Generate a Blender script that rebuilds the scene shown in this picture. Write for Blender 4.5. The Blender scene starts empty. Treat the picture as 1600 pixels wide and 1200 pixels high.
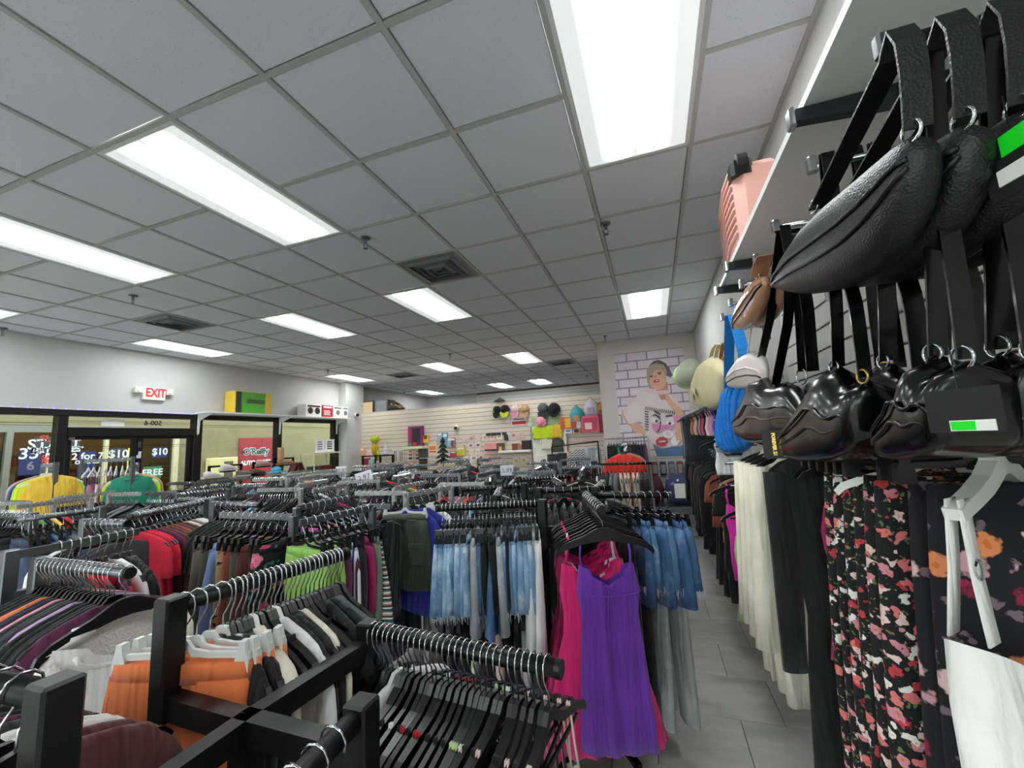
import bpy, math, random
import numpy as np
from mathutils import Vector, Matrix

random.seed(7)
sc = bpy.context.scene
COL = sc.collection

# ------------------------------------------------------------------ camera
EYE = 1.68                       # eye height above the floor
YAW, PITCH, ROLL, FPX = 0.3236, 0.1354, -0.0517, 642.9
def _cam_axes():
    fwd = np.array([-math.sin(YAW)*math.cos(PITCH), math.cos(YAW)*math.cos(PITCH), math.sin(PITCH)])
    right = np.array([math.cos(YAW), math.sin(YAW), 0.0])
    up = np.cross(right, fwd)
    r2 = right*math.cos(ROLL) + up*math.sin(ROLL)
    u2 = -right*math.sin(ROLL) + up*math.cos(ROLL)
    return r2, u2, fwd
RT, UP, FW = _cam_axes()
cam_data = bpy.data.cameras.new('camera')
cam_data.sensor_fit = 'HORIZONTAL'
cam_data.sensor_width = 36.0
cam_data.lens = FPX/1600*36.0
cam_data.clip_start = 0.02
cam = bpy.data.objects.new('camera', cam_data)
COL.objects.link(cam)
cam.matrix_world = Matrix(((RT[0], UP[0], -FW[0], 0), (RT[1], UP[1], -FW[1], 0), (RT[2], UP[2], -FW[2], EYE), (0, 0, 0, 1)))
sc.camera = cam

# ------------------------------------------------------------------ world, exposure
world = bpy.data.worlds.new('world')
sc.world = world
world.use_nodes = True
world.node_tree.nodes['Background'].inputs[0].default_value = (0.86, 0.93, 1.0, 1)
world.node_tree.nodes['Background'].inputs[1].default_value = 5.2
sc.view_settings.view_transform = 'Standard'
sc.view_settings.look = 'None'
sc.view_settings.gamma = 1.0
sc.view_settings.use_curve_mapping = False
sc.view_settings.exposure = 0.38
PANEL = 19.5                     # strength of the tube bands behind the ceiling diffusers

def P(px, py, axis, val):
    """the point of the room seen at a photo pixel, on the plane axis = val"""
    d = RT*((px-800)/FPX) + UP*((600-py)/FPX) + FW
    k = {'x': 0, 'y': 1, 'z': 2}[axis]
    v = val - (EYE if k == 2 else 0)
    t = v/d[k]
    return np.array([d[0]*t, d[1]*t, d[2]*t + EYE])

# ------------------------------------------------------------------ mesh builder
class MB:
    def __init__(self):
        self.v = []; self.f = []
    def add(self, vs, fs):
        n = len(self.v)
        self.v += [tuple(map(float, p)) for p in vs]
        self.f += [tuple(i+n for i in f) for f in fs]
        return self
    def box(self, x0, x1, y0, y1, z0, z1):
        return self.add([(x0,y0,z0),(x1,y0,z0),(x1,y1,z0),(x0,y1,z0),(x0,y0,z1),(x1,y0,z1),(x1,y1,z1),(x0,y1,z1)],
                        [(3,2,1,0),(4,5,6,7),(0,1,5,4),(1,2,6,5),(2,3,7,6),(3,0,4,7)])
    def cbox(self, c, sx, sy, sz):
        return self.box(c[0]-sx/2, c[0]+sx/2, c[1]-sy/2, c[1]+sy/2, c[2]-sz/2, c[2]+sz/2)
    def bev(self, x0, x1, y0, y1, z0, z1, b=0.004):
        """box with chamfered vertical and top edges"""
        vs = []
        for z, i in ((z0, 0), (z1-b, 0), (z1, b)):
            for (x, y) in ((x0+b, y0+i), (x1-b, y0+i), (x1-i, y0+b), (x1-i, y1-b), (x1-b, y1-i), (x0+b, y1-i), (x0+i, y1-b), (x0+i, y0+b)):
                vs.append((x, y, z))
        fs = [tuple(range(7, -1, -1)), tuple(range(16, 24))]
        for r in range(2):
            for k in range(8):
                a = r*8+k; c = r*8+(k+1) % 8
                fs.append((a, c, c+8, a+8))
        return self.add(vs, fs)
    def bar(self, a, b, w, h, up=(0, 0, 1)):
        """box beam from a to b, width w sideways, height h along up"""
        a = np.array(a, float); b = np.array(b, float); d = b-a; d /= np.linalg.norm(d)+1e-9
        u = np.array(up, float)
        if abs(d@u) > .98: u = np.array((1., 0, 0))
        s = np.cross(d, u); s /= np.linalg.norm(s); u = np.cross(s, d)
        q = [(-1, -1), (1, -1), (1, 1), (-1, 1)]
        vs = [p + s*i*w/2 + u*j*h/2 for p in (a, b) for i, j in q]
        return self.add(vs, [(3, 2, 1, 0), (4, 5, 6, 7), (0, 1, 5, 4), (1, 2, 6, 5), (2, 3, 7, 6), (3, 0, 4, 7)])
    def tube(self, pts, r, n=8, cap=True):
        pts = [np.array(p, float) for p in pts]; rs = r if isinstance(r, (list, tuple)) else [r]*len(pts)
        prev = None; rings = []
        for i, p in enumerate(pts):
            d = pts[min(i+1, len(pts)-1)] - pts[max(i-1, 0)]; d /= np.linalg.norm(d)+1e-9
            if prev is None:
                u = np.array((0, 0, 1.)) if abs(d[2]) < .9 else np.array((1., 0, 0))
            else: u = prev
            u = u - d*(u@d); u /= np.linalg.norm(u)+1e-9; prev = u
            w = np.cross(d, u)
            rings.append([p + rs[i]*(u*math.cos(2*math.pi*k/n) + w*math.sin(2*math.pi*k/n)) for k in range(n)])
        vs = [v for ring in rings for v in ring]; fs = []
        for i in range(len(rings)-1):
            for k in range(n):
                a = i*n+k; b = i*n+(k+1) % n
                fs.append((a, b, b+n, a+n))
        if cap:
            fs.append(tuple(range(n-1, -1, -1))); fs.append(tuple(range((len(rings)-1)*n, len(rings)*n)))
        return self.add(vs, fs)
    def ribbon(self, pts, w, t, side):
        """flat band along pts, width w along side vector, thickness t"""
        pts = [np.array(p, float) for p in pts]; side = np.array(side, float); side /= np.linalg.norm(side)
        vs = []; fs = []
        for i, p in enumerate(pts):
            d = pts[min(i+1, len(pts)-1)] - pts[max(i-1, 0)]; d /= np.linalg.norm(d)+1e-9
            n_ = np.cross(d, side); n_ /= np.linalg.norm(n_)+1e-9
            ww = w[i] if isinstance(w, (list, tuple)) else w
            vs += [p-side*ww/2-n_*t/2, p+side*ww/2-n_*t/2, p+side*ww/2+n_*t/2, p-side*ww/2+n_*t/2]
        for i in range(len(pts)-1):
            for k in range(4):
                a = 4*i+k; b = 4*i+(k+1) % 4
                fs.append((a, b, b+4, a+4))
        m = 4*(len(pts)-1)
        fs += [(3, 2, 1, 0), (m, m+1, m+2, m+3)]
        return self.add(vs, fs)
    def prism(self, poly, t0, t1, fn=lambda a, b, t: (a, t, b)):
        """extrude a polygon given in (a, b) from t0 to t1; fn maps to xyz"""
        n = len(poly)
        vs = [fn(a, b, t0) for a, b in poly] + [fn(a, b, t1) for a, b in poly]
        fs = [tuple(range(n)), tuple(range(2*n-1, n-1, -1))]
        fs += [(i, i+n, (i+1) % n+n, (i+1) % n) for i in range(n)]
        return self.add(vs, fs)
    def lathe(self, prof, c=(0, 0, 0), n=12, axis='z'):
        vs = []; fs = []
        for r, z in prof:
            for k in range(n):
                a = 2*math.pi*k/n
                p = (r*math.cos(a), r*math.sin(a), z)
                if axis == 'x': p = (p[2], p[0], p[1])
                if axis == 'y': p = (p[0], p[2], p[1])
                vs.append((c[0]+p[0], c[1]+p[1], c[2]+p[2]))
        for i in range(len(prof)-1):
            for k in range(n):
                a = i*n+k; b = i*n+(k+1) % n
                fs.append((a, b, b+n, a+n))
        fs += [tuple(range(n-1, -1, -1)), tuple(range((len(prof)-1)*n, len(prof)*n))]
        return self.add(vs, fs)
    def torus(self, c, R, r, nrm=(1, 0, 0), n=16, m=6):
        nrm = np.array(nrm, float); nrm /= np.linalg.norm(nrm)
        u = np.cross(nrm, (0, 0, 1) if abs(nrm[2]) < .9 else (1, 0, 0)); u /= np.linalg.norm(u); w = np.cross(nrm, u)
        vs = []; fs = []
        for i in range(n):
            a = 2*math.pi*i/n; d = u*math.cos(a)+w*math.sin(a)
            for k in range(m):
                b = 2*math.pi*k/m
                vs.append(np.array(c)+d*(R+r*math.cos(b))+nrm*r*math.sin(b))
        for i in range(n):
            for k in range(m):
                fs.append((i*m+k, ((i+1) % n)*m+k, ((i+1) % n)*m+(k+1) % m, i*m+(k+1) % m))
        return self.add(vs, fs)
    def rings(self, rr, n=20, cap=True):
        """closed tube of horizontal flattened rings: (cx, cy, cz, half width, half depth, fold amp, fold freq, phase)"""
        vs = []; fs = []
        for (cx, cy, cz, hw, hd, am, fr, ph) in rr:
            for k in range(n):
                a = 2*math.pi*k/n
                c, s = math.cos(a), math.sin(a)
                x = hw*math.copysign(abs(c)**.8, c); y = hd*math.copysign(abs(s)**.7, s)
                vs.append((cx+x, cy+y+am*math.sin(fr*x+ph)*(.6+.4*math.cos(fr*.47*x+ph*2)), cz))
        for i in range(len(rr)-1):
            for k in range(n):
                a = i*n+k; b = i*n+(k+1) % n
                fs.append((b, a, a+n, b+n))
        if cap:
            fs.append(tuple(range(n))); fs.append(tuple(range(len(rr)*n-1, (len(rr)-1)*n-1, -1)))
        return self.add(vs, fs)
    def pillow(self, top, bot, th, fn, nv=7, pw=.55, bulge=None, fade=1.0):
        """stuffed shape between a top and a bottom outline (equal length lists of (a, b)); thickness th along the third axis through fn(a, b, t)"""
        n = len(top); vs = []; fs = []
        for sgn in (-1, 1):
            for i in range(n):
                eu = 1-abs(2*i/(n-1)-1)**2.6
                for j in range(nv):
                    v = j/(nv-1); ev = 1-abs(2*v-1)**2.4
                    f_ = (1-v)**fade; a = top[i][0]*(1-v)+bot[i][0]*v; b = top[i][1]*f_+bot[i][1]*(1-f_)
                    e = (max(eu, 0)*max(ev, 0))**pw
                    if bulge: e *= bulge(i/(n-1), v, sgn)
                    vs.append(fn(a, b, sgn*th*e))
        m = n*nv
        for i in range(n-1):
            for j in range(nv-1):
                a = i*nv+j
                fs.append((a, a+1, a+nv+1, a+nv)); fs.append((m+a+nv, m+a+nv+1, m+a+1, m+a))
        return self.add(vs, fs)
    def mesh(self, name, smooth=False):
        me = bpy.data.meshes.new(name)
        me.from_pydata(self.v, [], self.f)
        me.update()
        if smooth:
            me.polygons.foreach_set('use_smooth', [True]*len(me.polygons))
        return me

def clean(me):
    import bmesh
    bm = bmesh.new(); bm.from_mesh(me)
    bmesh.ops.remove_doubles(bm, verts=bm.verts, dist=1e-5)
    bmesh.ops.recalc_face_normals(bm, faces=bm.faces)
    bm.to_mesh(me); bm.free()
    return me

def link(name, me, mat=None, parent=None, loc=None, rot=None):
    o = bpy.data.objects.new(name, me)
    COL.objects.link(o)
    if mat is not None:
        if len(me.materials) == 0: me.materials.append(mat)
        if me.materials[0] is not mat:
            o.material_slots[0].link = 'OBJECT'; o.material_slots[0].material = mat
    if parent is not None: o.parent = parent
    if loc is not None: o.location = loc
    if rot is not None: o.rotation_euler = rot
    return o
def obj(name, mb, mat, parent=None, smooth=False, loc=None, rot=None):
    me = mb.mesh(name, smooth)
    return link(name, me, mat, parent, loc, rot)
def tag(o, label, cat, group=None):
    o['label'] = label; o['category'] = cat
    if group: o['group'] = group
    return o
def struct(name, mb, mat, parent=None, smooth=False):
    o = obj(name, mb, mat, parent, smooth)
    if parent is None: o['kind'] = 'structure'
    return o
def thing(name, label, cat, loc=(0, 0, 0), rot=(0, 0, 0), group=None):
    e = bpy.data.objects.new(name, None); COL.objects.link(e)
    e.empty_display_size = .05
    e.location = loc; e.rotation_euler = rot
    return tag(e, label, cat, group)
def text(name, body, size, mat, parent, mw, extrude=.001, align='CENTER', bold=0.0, sx=1.0, shear=0.0):
    cu = bpy.data.curves.new(name, 'FONT')
    cu.body = body; cu.size = size; cu.extrude = extrude; cu.align_x = align; cu.align_y = 'CENTER'; cu.offset = bold; cu.shear = shear
    cu.resolution_u = 3
    t = bpy.data.objects.new(name, cu); COL.objects.link(t)
    dg = bpy.context.evaluated_depsgraph_get()
    me = bpy.data.meshes.new_from_object(t.evaluated_get(dg))
    bpy.data.objects.remove(t); bpy.data.curves.remove(cu)
    if sx != 1.0:
        for v in me.vertices: v.co.x *= sx
    me.materials.clear()
    o = link(name, me, mat, parent)
    o.matrix_local = mw
    return o
def face_mat(loc, right, up):
    """4x4 for flat writing: x along right, y along up"""
    r = Vector(right).normalized(); u = Vector(up).normalized(); n = r.cross(u)
    return Matrix(((r.x, u.x, n.x, loc[0]), (r.y, u.y, n.y, loc[1]), (r.z, u.z, n.z, loc[2]), (0, 0, 0, 1)))

# ------------------------------------------------------------------ materials
def hexc(r, g, b):
    f = lambda c: ((c/255)/12.92 if c/255 <= .04045 else ((c/255+.055)/1.055)**2.4)
    return (f(r), f(g), f(b), 1)
class NT:
    def __init__(self, name):
        self.m = bpy.data.materials.new(name); self.m.use_nodes = True
        self.t = self.m.node_tree; self.b = self.t.nodes['Principled BSDF']
    def n(self, typ, **kw):
        nd = self.t.nodes.new(typ)
        for k, v in kw.items():
            if k.startswith('i_'):
                nd.inputs[int(k[2:]) if k[2:].isdigit() else k[2:].replace('_', ' ')].default_value = v
            else: setattr(nd, k, v)
        return nd
    def l(self, a, ao, b, bi): self.t.links.new(a.outputs[ao], b.inputs[bi])
    def coord(self, scale=1.0, rnd=True):
        tc = self.n('ShaderNodeTexCoord'); mp = self.n('ShaderNodeMapping')
        mp.inputs['Scale'].default_value = (scale,)*3 if not isinstance(scale, tuple) else scale
        self.l(tc, 'Object', mp, 'Vector')
        if rnd:
            oi = self.n('ShaderNodeObjectInfo'); mu = self.n('ShaderNodeMath', operation='MULTIPLY'); mu.inputs[1].default_value = 17.0
            self.l(oi, 'Random', mu, 0); self.l(mu, 0, mp, 'Location')
        return mp
    def ramp(self, src, so, stops):
        r = self.n('ShaderNodeValToRGB'); e = r.color_ramp.elements
        while len(e) < len(stops): e.new(.5)
        for i, (p, c) in enumerate(stops): e[i].position = p; e[i].color = c
        self.l(src, so, r, 'Fac')
        return r
    def bump(self, src, so, strength, dist=.002):
        bp = self.n('ShaderNodeBump'); bp.inputs['Strength'].default_value = strength; bp.inputs['Distance'].default_value = dist
        self.l(src, so, bp, 'Height'); self.l(bp, 'Normal', self.b, 'Normal')
def drape(N, strength, dist):
    """long soft vertical wrinkles under the weave"""
    nz = N.n('ShaderNodeTexNoise', i_Scale=11.0, i_Detail=2.0); N.l(N.coord((2.2, 1.0, .32)), 0, nz, 'Vector')
    bp = N.n('ShaderNodeBump'); bp.inputs['Strength'].default_value = strength; bp.inputs['Distance'].default_value = dist
    N.l(nz, 'Fac', bp, 'Height')
    top = [l.from_node for l in N.t.links if l.to_node == N.b and l.to_socket.name == 'Normal'][0]
    N.l(bp, 'Normal', top, 'Normal')
def sh(c, k): return (min(c[0]*k, 1), min(c[1]*k, 1), min(c[2]*k, 1), 1)
_M = {}
def mat(name, col=None, rough=.6, metal=0.0, kind='plain', **kw):
    if name in _M: return _M[name]
    N = NT(name); b = N.b
    b.inputs['Roughness'].default_value = rough; b.inputs['Metallic'].default_value = metal
    c = hexc(*col) if col else (.5, .5, .5, 1)
    if kind == 'plain':
        nz = N.n('ShaderNodeTexNoise', i_Scale=kw.get('scale', 6.0), i_Detail=3.0)
        N.l(N.coord(), 0, nz, 'Vector')
        v = kw.get('var', .06)
        r = N.ramp(nz, 'Fac', [(.3, sh(c, 1-v)), (.7, sh(c, 1+v))]); N.l(r, 0, b, 'Base Color')
        if kw.get('bump'): N.bump(nz, 'Fac', kw['bump'])
    elif kind == 'cloth':
        nz = N.n('ShaderNodeTexNoise', i_Scale=9.0, i_Detail=3.0); N.l(N.coord(), 0, nz, 'Vector')
        r = N.ramp(nz, 'Fac', [(.3, sh(c, .88)), (.7, sh(c, 1.1))]); N.l(r, 0, b, 'Base Color')
        wv = N.n('ShaderNodeTexNoise', i_Scale=160.0, i_Detail=1.0); N.l(N.coord((1, 1, .35)), 0, wv, 'Vector')
        N.bump(wv, 'Fac', kw.get('bump', .35), .0015)
        drape(N, .9, .03)
        b.inputs['Sheen Weight'].default_value = kw.get('sheen', .15)
    elif kind == 'denim':
        nz = N.n('ShaderNodeTexNoise', i_Scale=7.0, i_Detail=5.0, i_Roughness=.65); N.l(N.coord((1.6, 1, .8)), 0, nz, 'Vector')
        hi = hexc(*kw.get('hi', (190, 210, 230)))
        r = N.ramp(nz, 'Fac', [(.35, sh(c, .75)), (.52, c), (.72, hi)]); N.l(r, 0, b, 'Base Color')
        wv = N.n('ShaderNodeTexNoise', i_Scale=220.0); N.l(N.coord(), 0, wv, 'Vector'); N.bump(wv, 'Fac', .5, .002); drape(N, .7, .025)
    elif kind == 'floral':
        mp = N.coord((1, .6, 1))
        nz = N.n('ShaderNodeTexNoise', i_Scale=55.0, i_Detail=2.0); N.l(mp, 0, nz, 'Vector')
        mx = N.n('ShaderNodeMix', data_type='RGBA'); mx.inputs['Factor'].default_value = kw.get('warp', .03)
        N.l(mp, 0, mx, 'A'); N.l(nz, 'Color', mx, 'B')
        vo = N.n('ShaderNodeTexVoronoi', i_Scale=kw.get('scale', 22.0)); N.l(mx, 'Result', vo, 'Vector')
        r1 = N.ramp(vo, 'Distance', [(0, (1, 1, 1, 1)), (kw.get('size', .34), (1, 1, 1, 1)), (kw.get('size', .34)+.06, (0, 0, 0, 1))])
        hue = N.n('ShaderNodeSeparateColor'); N.l(vo, 'Color', hue, 0)
        pal = kw['pal']; r2 = N.ramp(hue, 0, [(i/len(pal), hexc(*p)) for i, p in enumerate(pal)]); r2.color_ramp.interpolation = 'CONSTANT'
        r3 = N.ramp(vo, 'Distance', [(0, hexc(*kw.get('eye', (240, 210, 120)))), (.10, hexc(*kw.get('eye', (240, 210, 120)))), (.14, (1, 1, 1, 1))])
        mm = N.n('ShaderNodeMix', data_type='RGBA', blend_type='MULTIPLY'); mm.inputs['Factor'].default_value = 1.0
        N.l(r2, 0, mm, 'A'); N.l(r3, 0, mm, 'B')
        vo2 = N.n('ShaderNodeTexVoronoi', i_Scale=kw.get('scale', 22.0)*1.7); N.l(mx, 'Result', vo2, 'Vector')
        lf = N.ramp(vo2, 'Distance', [(.0, hexc(*kw.get('leaf', (70, 110, 70)))), (.22, hexc(*kw.get('leaf', (70, 110, 70)))), (.27, c)])
        m2 = N.n('ShaderNodeMix', data_type='RGBA'); N.l(r1, 0, m2, 'Factor'); N.l(lf, 0, m2, 'A'); N.l(mm, 'Result', m2, 'B')
        N.l(m2, 'Result', b, 'Base Color')
    elif kind == 'stripe':
        mp = N.coord(kw.get('dir', (0, 0, 1)), rnd=False)
        sx = N.n('ShaderNodeSeparateXYZ'); N.l(mp, 0, sx, 0)
        ad = N.n('ShaderNodeMath', operation='ADD'); a2 = N.n('ShaderNodeMath', operation='ADD')
        N.l(sx, 0, ad, 0); N.l(sx, 1, ad, 1); N.l(ad, 0, a2, 0); N.l(sx, 2, a2, 1)
        mu = N.n('ShaderNodeMath', operation='MULTIPLY'); mu.inputs[1].default_value = kw.get('freq', 20.0); N.l(a2, 0, mu, 0)
        fr = N.n('ShaderNodeMath', operation='FRACT'); N.l(mu, 0, fr, 0)
        pal = kw['pal']; r = N.ramp(fr, 0, [(i/len(pal), hexc(*p)) for i, p in enumerate(pal)]); r.color_ramp.interpolation = 'CONSTANT'
        N.l(r, 0, b, 'Base Color')
    elif kind == 'leather':
        nz = N.n('ShaderNodeTexNoise', i_Scale=3.0, i_Detail=2.0); N.l(N.coord(), 0, nz, 'Vector')
        r = N.ramp(nz, 'Fac', [(.3, sh(c, .8)), (.7, sh(c, 1.2))]); N.l(r, 0, b, 'Base Color')
        vo = N.n('ShaderNodeTexVoronoi', i_Scale=kw.get('scale', 420.0)); N.l(N.coord(), 0, vo, 'Vector')
        N.bump(vo, 'Distance', kw.get('bump', .25), .0015)
    elif kind == 'patent':
        nz = N.n('ShaderNodeTexNoise', i_Scale=18.0, i_Detail=2.0); N.l(N.coord((1, 1, .5)), 0, nz, 'Vector')
        b.inputs['Base Color'].default_value = c
        N.bump(nz, 'Fac', kw.get('bump', .35), .02)
        b.inputs['Coat Weight'].default_value = .2; b.inputs['Coat Roughness'].default_value = .08; b.inputs['Specular IOR Level'].default_value = .35
    elif kind == 'metal':
        nz = N.n('ShaderNodeTexNoise', i_Scale=30.0); N.l(N.coord(), 0, nz, 'Vector')
        r = N.ramp(nz, 'Fac', [(.3, sh(c, .9)), (.7, c)]); N.l(r, 0, b, 'Base Color')
    elif kind == 'tile':          # fissured ceiling board
        mp = N.coord(1.0)
        vo = N.n('ShaderNodeTexVoronoi', i_Scale=95.0); N.l(mp, 0, vo, 'Vector')
        nz = N.n('ShaderNodeTexNoise', i_Scale=26.0, i_Detail=4.0); N.l(mp, 0, nz, 'Vector')
        r1 = N.ramp(vo, 'Distance', [(.10, sh(c, .45)), (.2, c)])
        r2 = N.ramp(nz, 'Fac', [(.46, (0, 0, 0, 1)), (.58, (1, 1, 1, 1))])
        mx = N.n('ShaderNodeMix', data_type='RGBA'); N.l(r2, 0, mx, 'Factor'); mx.inputs['A'].default_value = c; N.l(r1, 0, mx, 'B')
        N.l(mx, 'Result', b, 'Base Color')
        N.bump(nz, 'Fac', .3, .004)
    elif kind == 'stone':         # floor tile
        mp = N.coord((1, 3.0, 1))
        nz = N.n('ShaderNodeTexNoise', i_Scale=2.2, i_Detail=7.0, i_Roughness=.62); N.l(mp, 0, nz, 'Vector')
        r = N.ramp(nz, 'Fac', [(.28, sh(c, .72)), (.5, c), (.72, sh(c, 1.22))]); N.l(r, 0, b, 'Base Color')
        r2 = N.ramp(nz, 'Fac', [(.3, (.30,)*3+(1,)), (.7, (.5,)*3+(1,))]); N.l(r2, 0, b, 'Roughness')
    elif kind == 'glass':
        tr = N.n('ShaderNodeBsdfTransparent'); tr.inputs[0].default_value = hexc(*col)
        gl = N.n('ShaderNodeBsdfGlossy'); gl.inputs['Roughness'].default_value = .02
        lw = N.n('ShaderNodeLayerWeight'); pw = N.n('ShaderNodeMath', operation='POWER'); pw.inputs[1].default_value = 5.2; N.l(lw, 'Facing', pw, 0)
        fr = N.n('ShaderNodeMath', operation='MULTIPLY_ADD'); fr.inputs[1].default_value = .5; fr.inputs[2].default_value = .03; N.l(pw, 0, fr, 0)
        mx = N.n('ShaderNodeMixShader'); N.l(fr, 0, mx, 0); N.l(tr, 0, mx, 1); N.l(gl, 0, mx, 2)
        N.l(mx, 0, N.t.nodes['Material Output'], 0)
    elif kind == 'emit':
        b.inputs['Base Color'].default_value = c
        nz = N.n('ShaderNodeTexNoise', i_Scale=4.0); N.l(N.coord(), 0, nz, 'Vector')
        r = N.ramp(nz, 'Fac', [(.3, sh(c, .92)), (.7, c)]); N.l(r, 0, b, 'Emission Color')
        b.inputs['Emission Strength'].default_value = kw.get('s', 1.0)
    elif kind == 'panel':         # prismatic lens lit by two tubes behind it
        tc = N.n('ShaderNodeTexCoord'); sx = N.n('ShaderNodeSeparateXYZ'); N.l(tc, 'Object', sx, 0)
        ab = N.n('ShaderNodeMath', operation='ABSOLUTE'); N.l(sx, 0, ab, 0)
        su = N.n('ShaderNodeMath', operation='SUBTRACT'); su.inputs[1].default_value = .098; N.l(ab, 0, su, 0)
        a2 = N.n('ShaderNodeMath', operation='ABSOLUTE'); N.l(su, 0, a2, 0)
        rx = N.n('ShaderNodeMapRange', interpolation_type='SMOOTHERSTEP'); N.l(a2, 0, rx, 0)
        for i, v in ((1, .018), (2, .105), (3, 1.0), (4, 0.0)): rx.inputs[i].default_value = v
        ay = N.n('ShaderNodeMath', operation='ABSOLUTE'); N.l(sx, 1, ay, 0)
        ry = N.n('ShaderNodeMapRange', interpolation_type='SMOOTHERSTEP'); N.l(ay, 0, ry, 0)
        for i, v in ((1, .46), (2, .59), (3, 1.0), (4, 0.0)): ry.inputs[i].default_value = v
        mu = N.n('ShaderNodeMath', operation='MULTIPLY'); N.l(rx, 0, mu, 0); N.l(ry, 0, mu, 1)
        ma = N.n('ShaderNodeMath', operation='MULTIPLY_ADD'); N.l(mu, 0, ma, 0); ma.inputs[1].default_value = PANEL; ma.inputs[2].default_value = .44
        b.inputs['Base Color'].default_value = (.7, .75, .75, 1)
        b.inputs['Emission Color'].default_value = (.95, .99, 1.0, 1)
        N.l(ma, 0, b, 'Emission Strength')
    elif kind == 'brickprint':
        mp = N.coord(kw.get('scale', (1, 1, 1)), rnd=False)
        br = N.n('ShaderNodeTexBrick', i_Scale=1.0); br.inputs['Mortar Size'].default_value = .012
        br.inputs['Color1'].default_value = hexc(226, 212, 218); br.inputs['Color2'].default_value = hexc(214, 200, 210); br.inputs['Mortar'].default_value = hexc(150, 136, 150)
        br.inputs['Brick Width'].default_value = .34; br.inputs['Row Height'].default_value = .155
        cb = N.n('ShaderNodeCombineXYZ'); sx = N.n('ShaderNodeSeparateXYZ'); N.l(mp, 0, sx, 0); N.l(sx, 0, cb, 0); N.l(sx, 2, cb, 1)
        N.l(cb, 0, br, 'Vector'); N.l(br, 0, b, 'Base Color')
    elif kind == 'lace':
        vo = N.n('ShaderNodeTexVoronoi', i_Scale=kw.get('scale', 90.0)); N.l(N.coord((1, .4, 1)), 0, vo, 'Vector')
        r = N.ramp(vo, 'Distance', [(.25, sh(c, .9)), (.4, c)]); N.l(r, 0, b, 'Base Color'); N.bump(vo, 'Distance', .8, .003)
    elif kind == 'zigzag':
        mp = N.coord(1.0, rnd=False); sx = N.n('ShaderNodeSeparateXYZ'); N.l(mp, 0, sx, 0)
        pg = N.n('ShaderNodeMath', operation='PINGPONG'); pg.inputs[1].default_value = .03; N.l(sx, 0, pg, 0)
        ad = N.n('ShaderNodeMath', operation='ADD'); N.l(pg, 0, ad, 0); N.l(sx, 2, ad, 1)
        mu = N.n('ShaderNodeMath', operation='MULTIPLY'); mu.inputs[1].default_value = 22.0; N.l(ad, 0, mu, 0)
        fr = N.n('ShaderNodeMath', operation='FRACT'); N.l(mu, 0, fr, 0)
        r = N.ramp(fr, 0, [(0, hexc(215, 213, 215)), (.5, hexc(96, 96, 104))]); r.color_ramp.interpolation = 'CONSTANT'; N.l(r, 0, b, 'Base Color')
    _M[name] = N.m
    return N.m

WALL = mat('wall_paint', (196, 195, 190), .75, scale=2.0, var=.02)
WALLG = mat('wall_paint_cool', (192, 192, 190), .75, scale=2.0, var=.02)
WHITE = mat('white_laminate', (235, 236, 236), .45, var=.02)
BRONZE = mat('bronze_anodised_metal', (30, 28, 27), .4, .5)
BLACKM = mat('black_powder_coat', (11, 11, 12), .38, .2, var=.1)
BLKPL = mat('black_plastic', (9, 9, 10), .33, var=.1)
WHTPL = mat('white_plastic', (222, 221, 216), .4, var=.03)
CHROME = mat('chrome', (205, 207, 210), .16, 1.0, 'metal')
STEEL = mat('brushed_steel', (122, 124, 128), .34, .85, 'metal')
STEELP = mat('pale_painted_steel', (168, 168, 164), .4, .4, 'metal')
RUBBER = mat('black_rubber', (20, 20, 20), .7)
GLASS = mat('window_glass', (236, 240, 236), kind='glass')
PAPER = mat('paper', (236, 236, 242), .7, var=.02)
CARDW = mat('white_card', (240, 238, 232), .6, var=.02)
BLKCARD = mat('black_card', (26, 25, 26), .6)
GOLD = mat('gold_foil', (212, 178, 96), .3, .9, 'metal')
GREENTAG = mat('neon_green_sticker', (20, 235, 40), .5)
INK = mat('dark_ink', (38, 38, 42), .7)
GREYINK = mat('grey_ink', (120, 120, 135), .7)
# ================================================================== the room
XL, XR, YB, YP, YF, ZC = -7.35, 0.78, -3.0, 8.90, 12.85, 3.319
T = .6096
gx = lambda i: i*T - 2.0845
gy = lambda j: j*T + 1.199

# ---- floor: stone tiles laid in running bond, dark bed under them
FLOORM = mat('floor_stone_tile', (178, 177, 173), .4, kind='stone')
floor = struct('floor', MB().box(XL-.2, XR+.2, YB-.2, YF+.2, -.05, -.006), mat('tile_bed_grout', (62, 62, 60), .9))
ts = .457
tile_me = MB().bev(.002, ts-.002, .002, ts-.002, -.008, 0, .0015).mesh('floor_tile')
far_tiles = MB()
for k in range(-13, 22):
    y = 2.90 + k*ts
    off = .095 if k % 2 == 0 else -.135
    for m in range(-18, 3):
        x = off + m*ts
        if x < XL-.1 or x > XR or y+ts > YF: continue
        w = min(x+ts, XR)-x
        if -2.7 < x and 0.9 < y < 7.2:
            me = tile_me if w > ts-.01 else MB().bev(.002, w-.002, .002, ts-.002, -.008, 0, .0015).mesh('floor_tile')
            link('floor_tile', me, FLOORM, floor, (x, y, 0))
        else:
            far_tiles.box(x+.002, x+w-.002, y+.002, y+ts-.002, -.008, 0)
ft = obj('floor_tile_field', far_tiles, FLOORM, floor); ft['kind'] = 'stuff'

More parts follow.
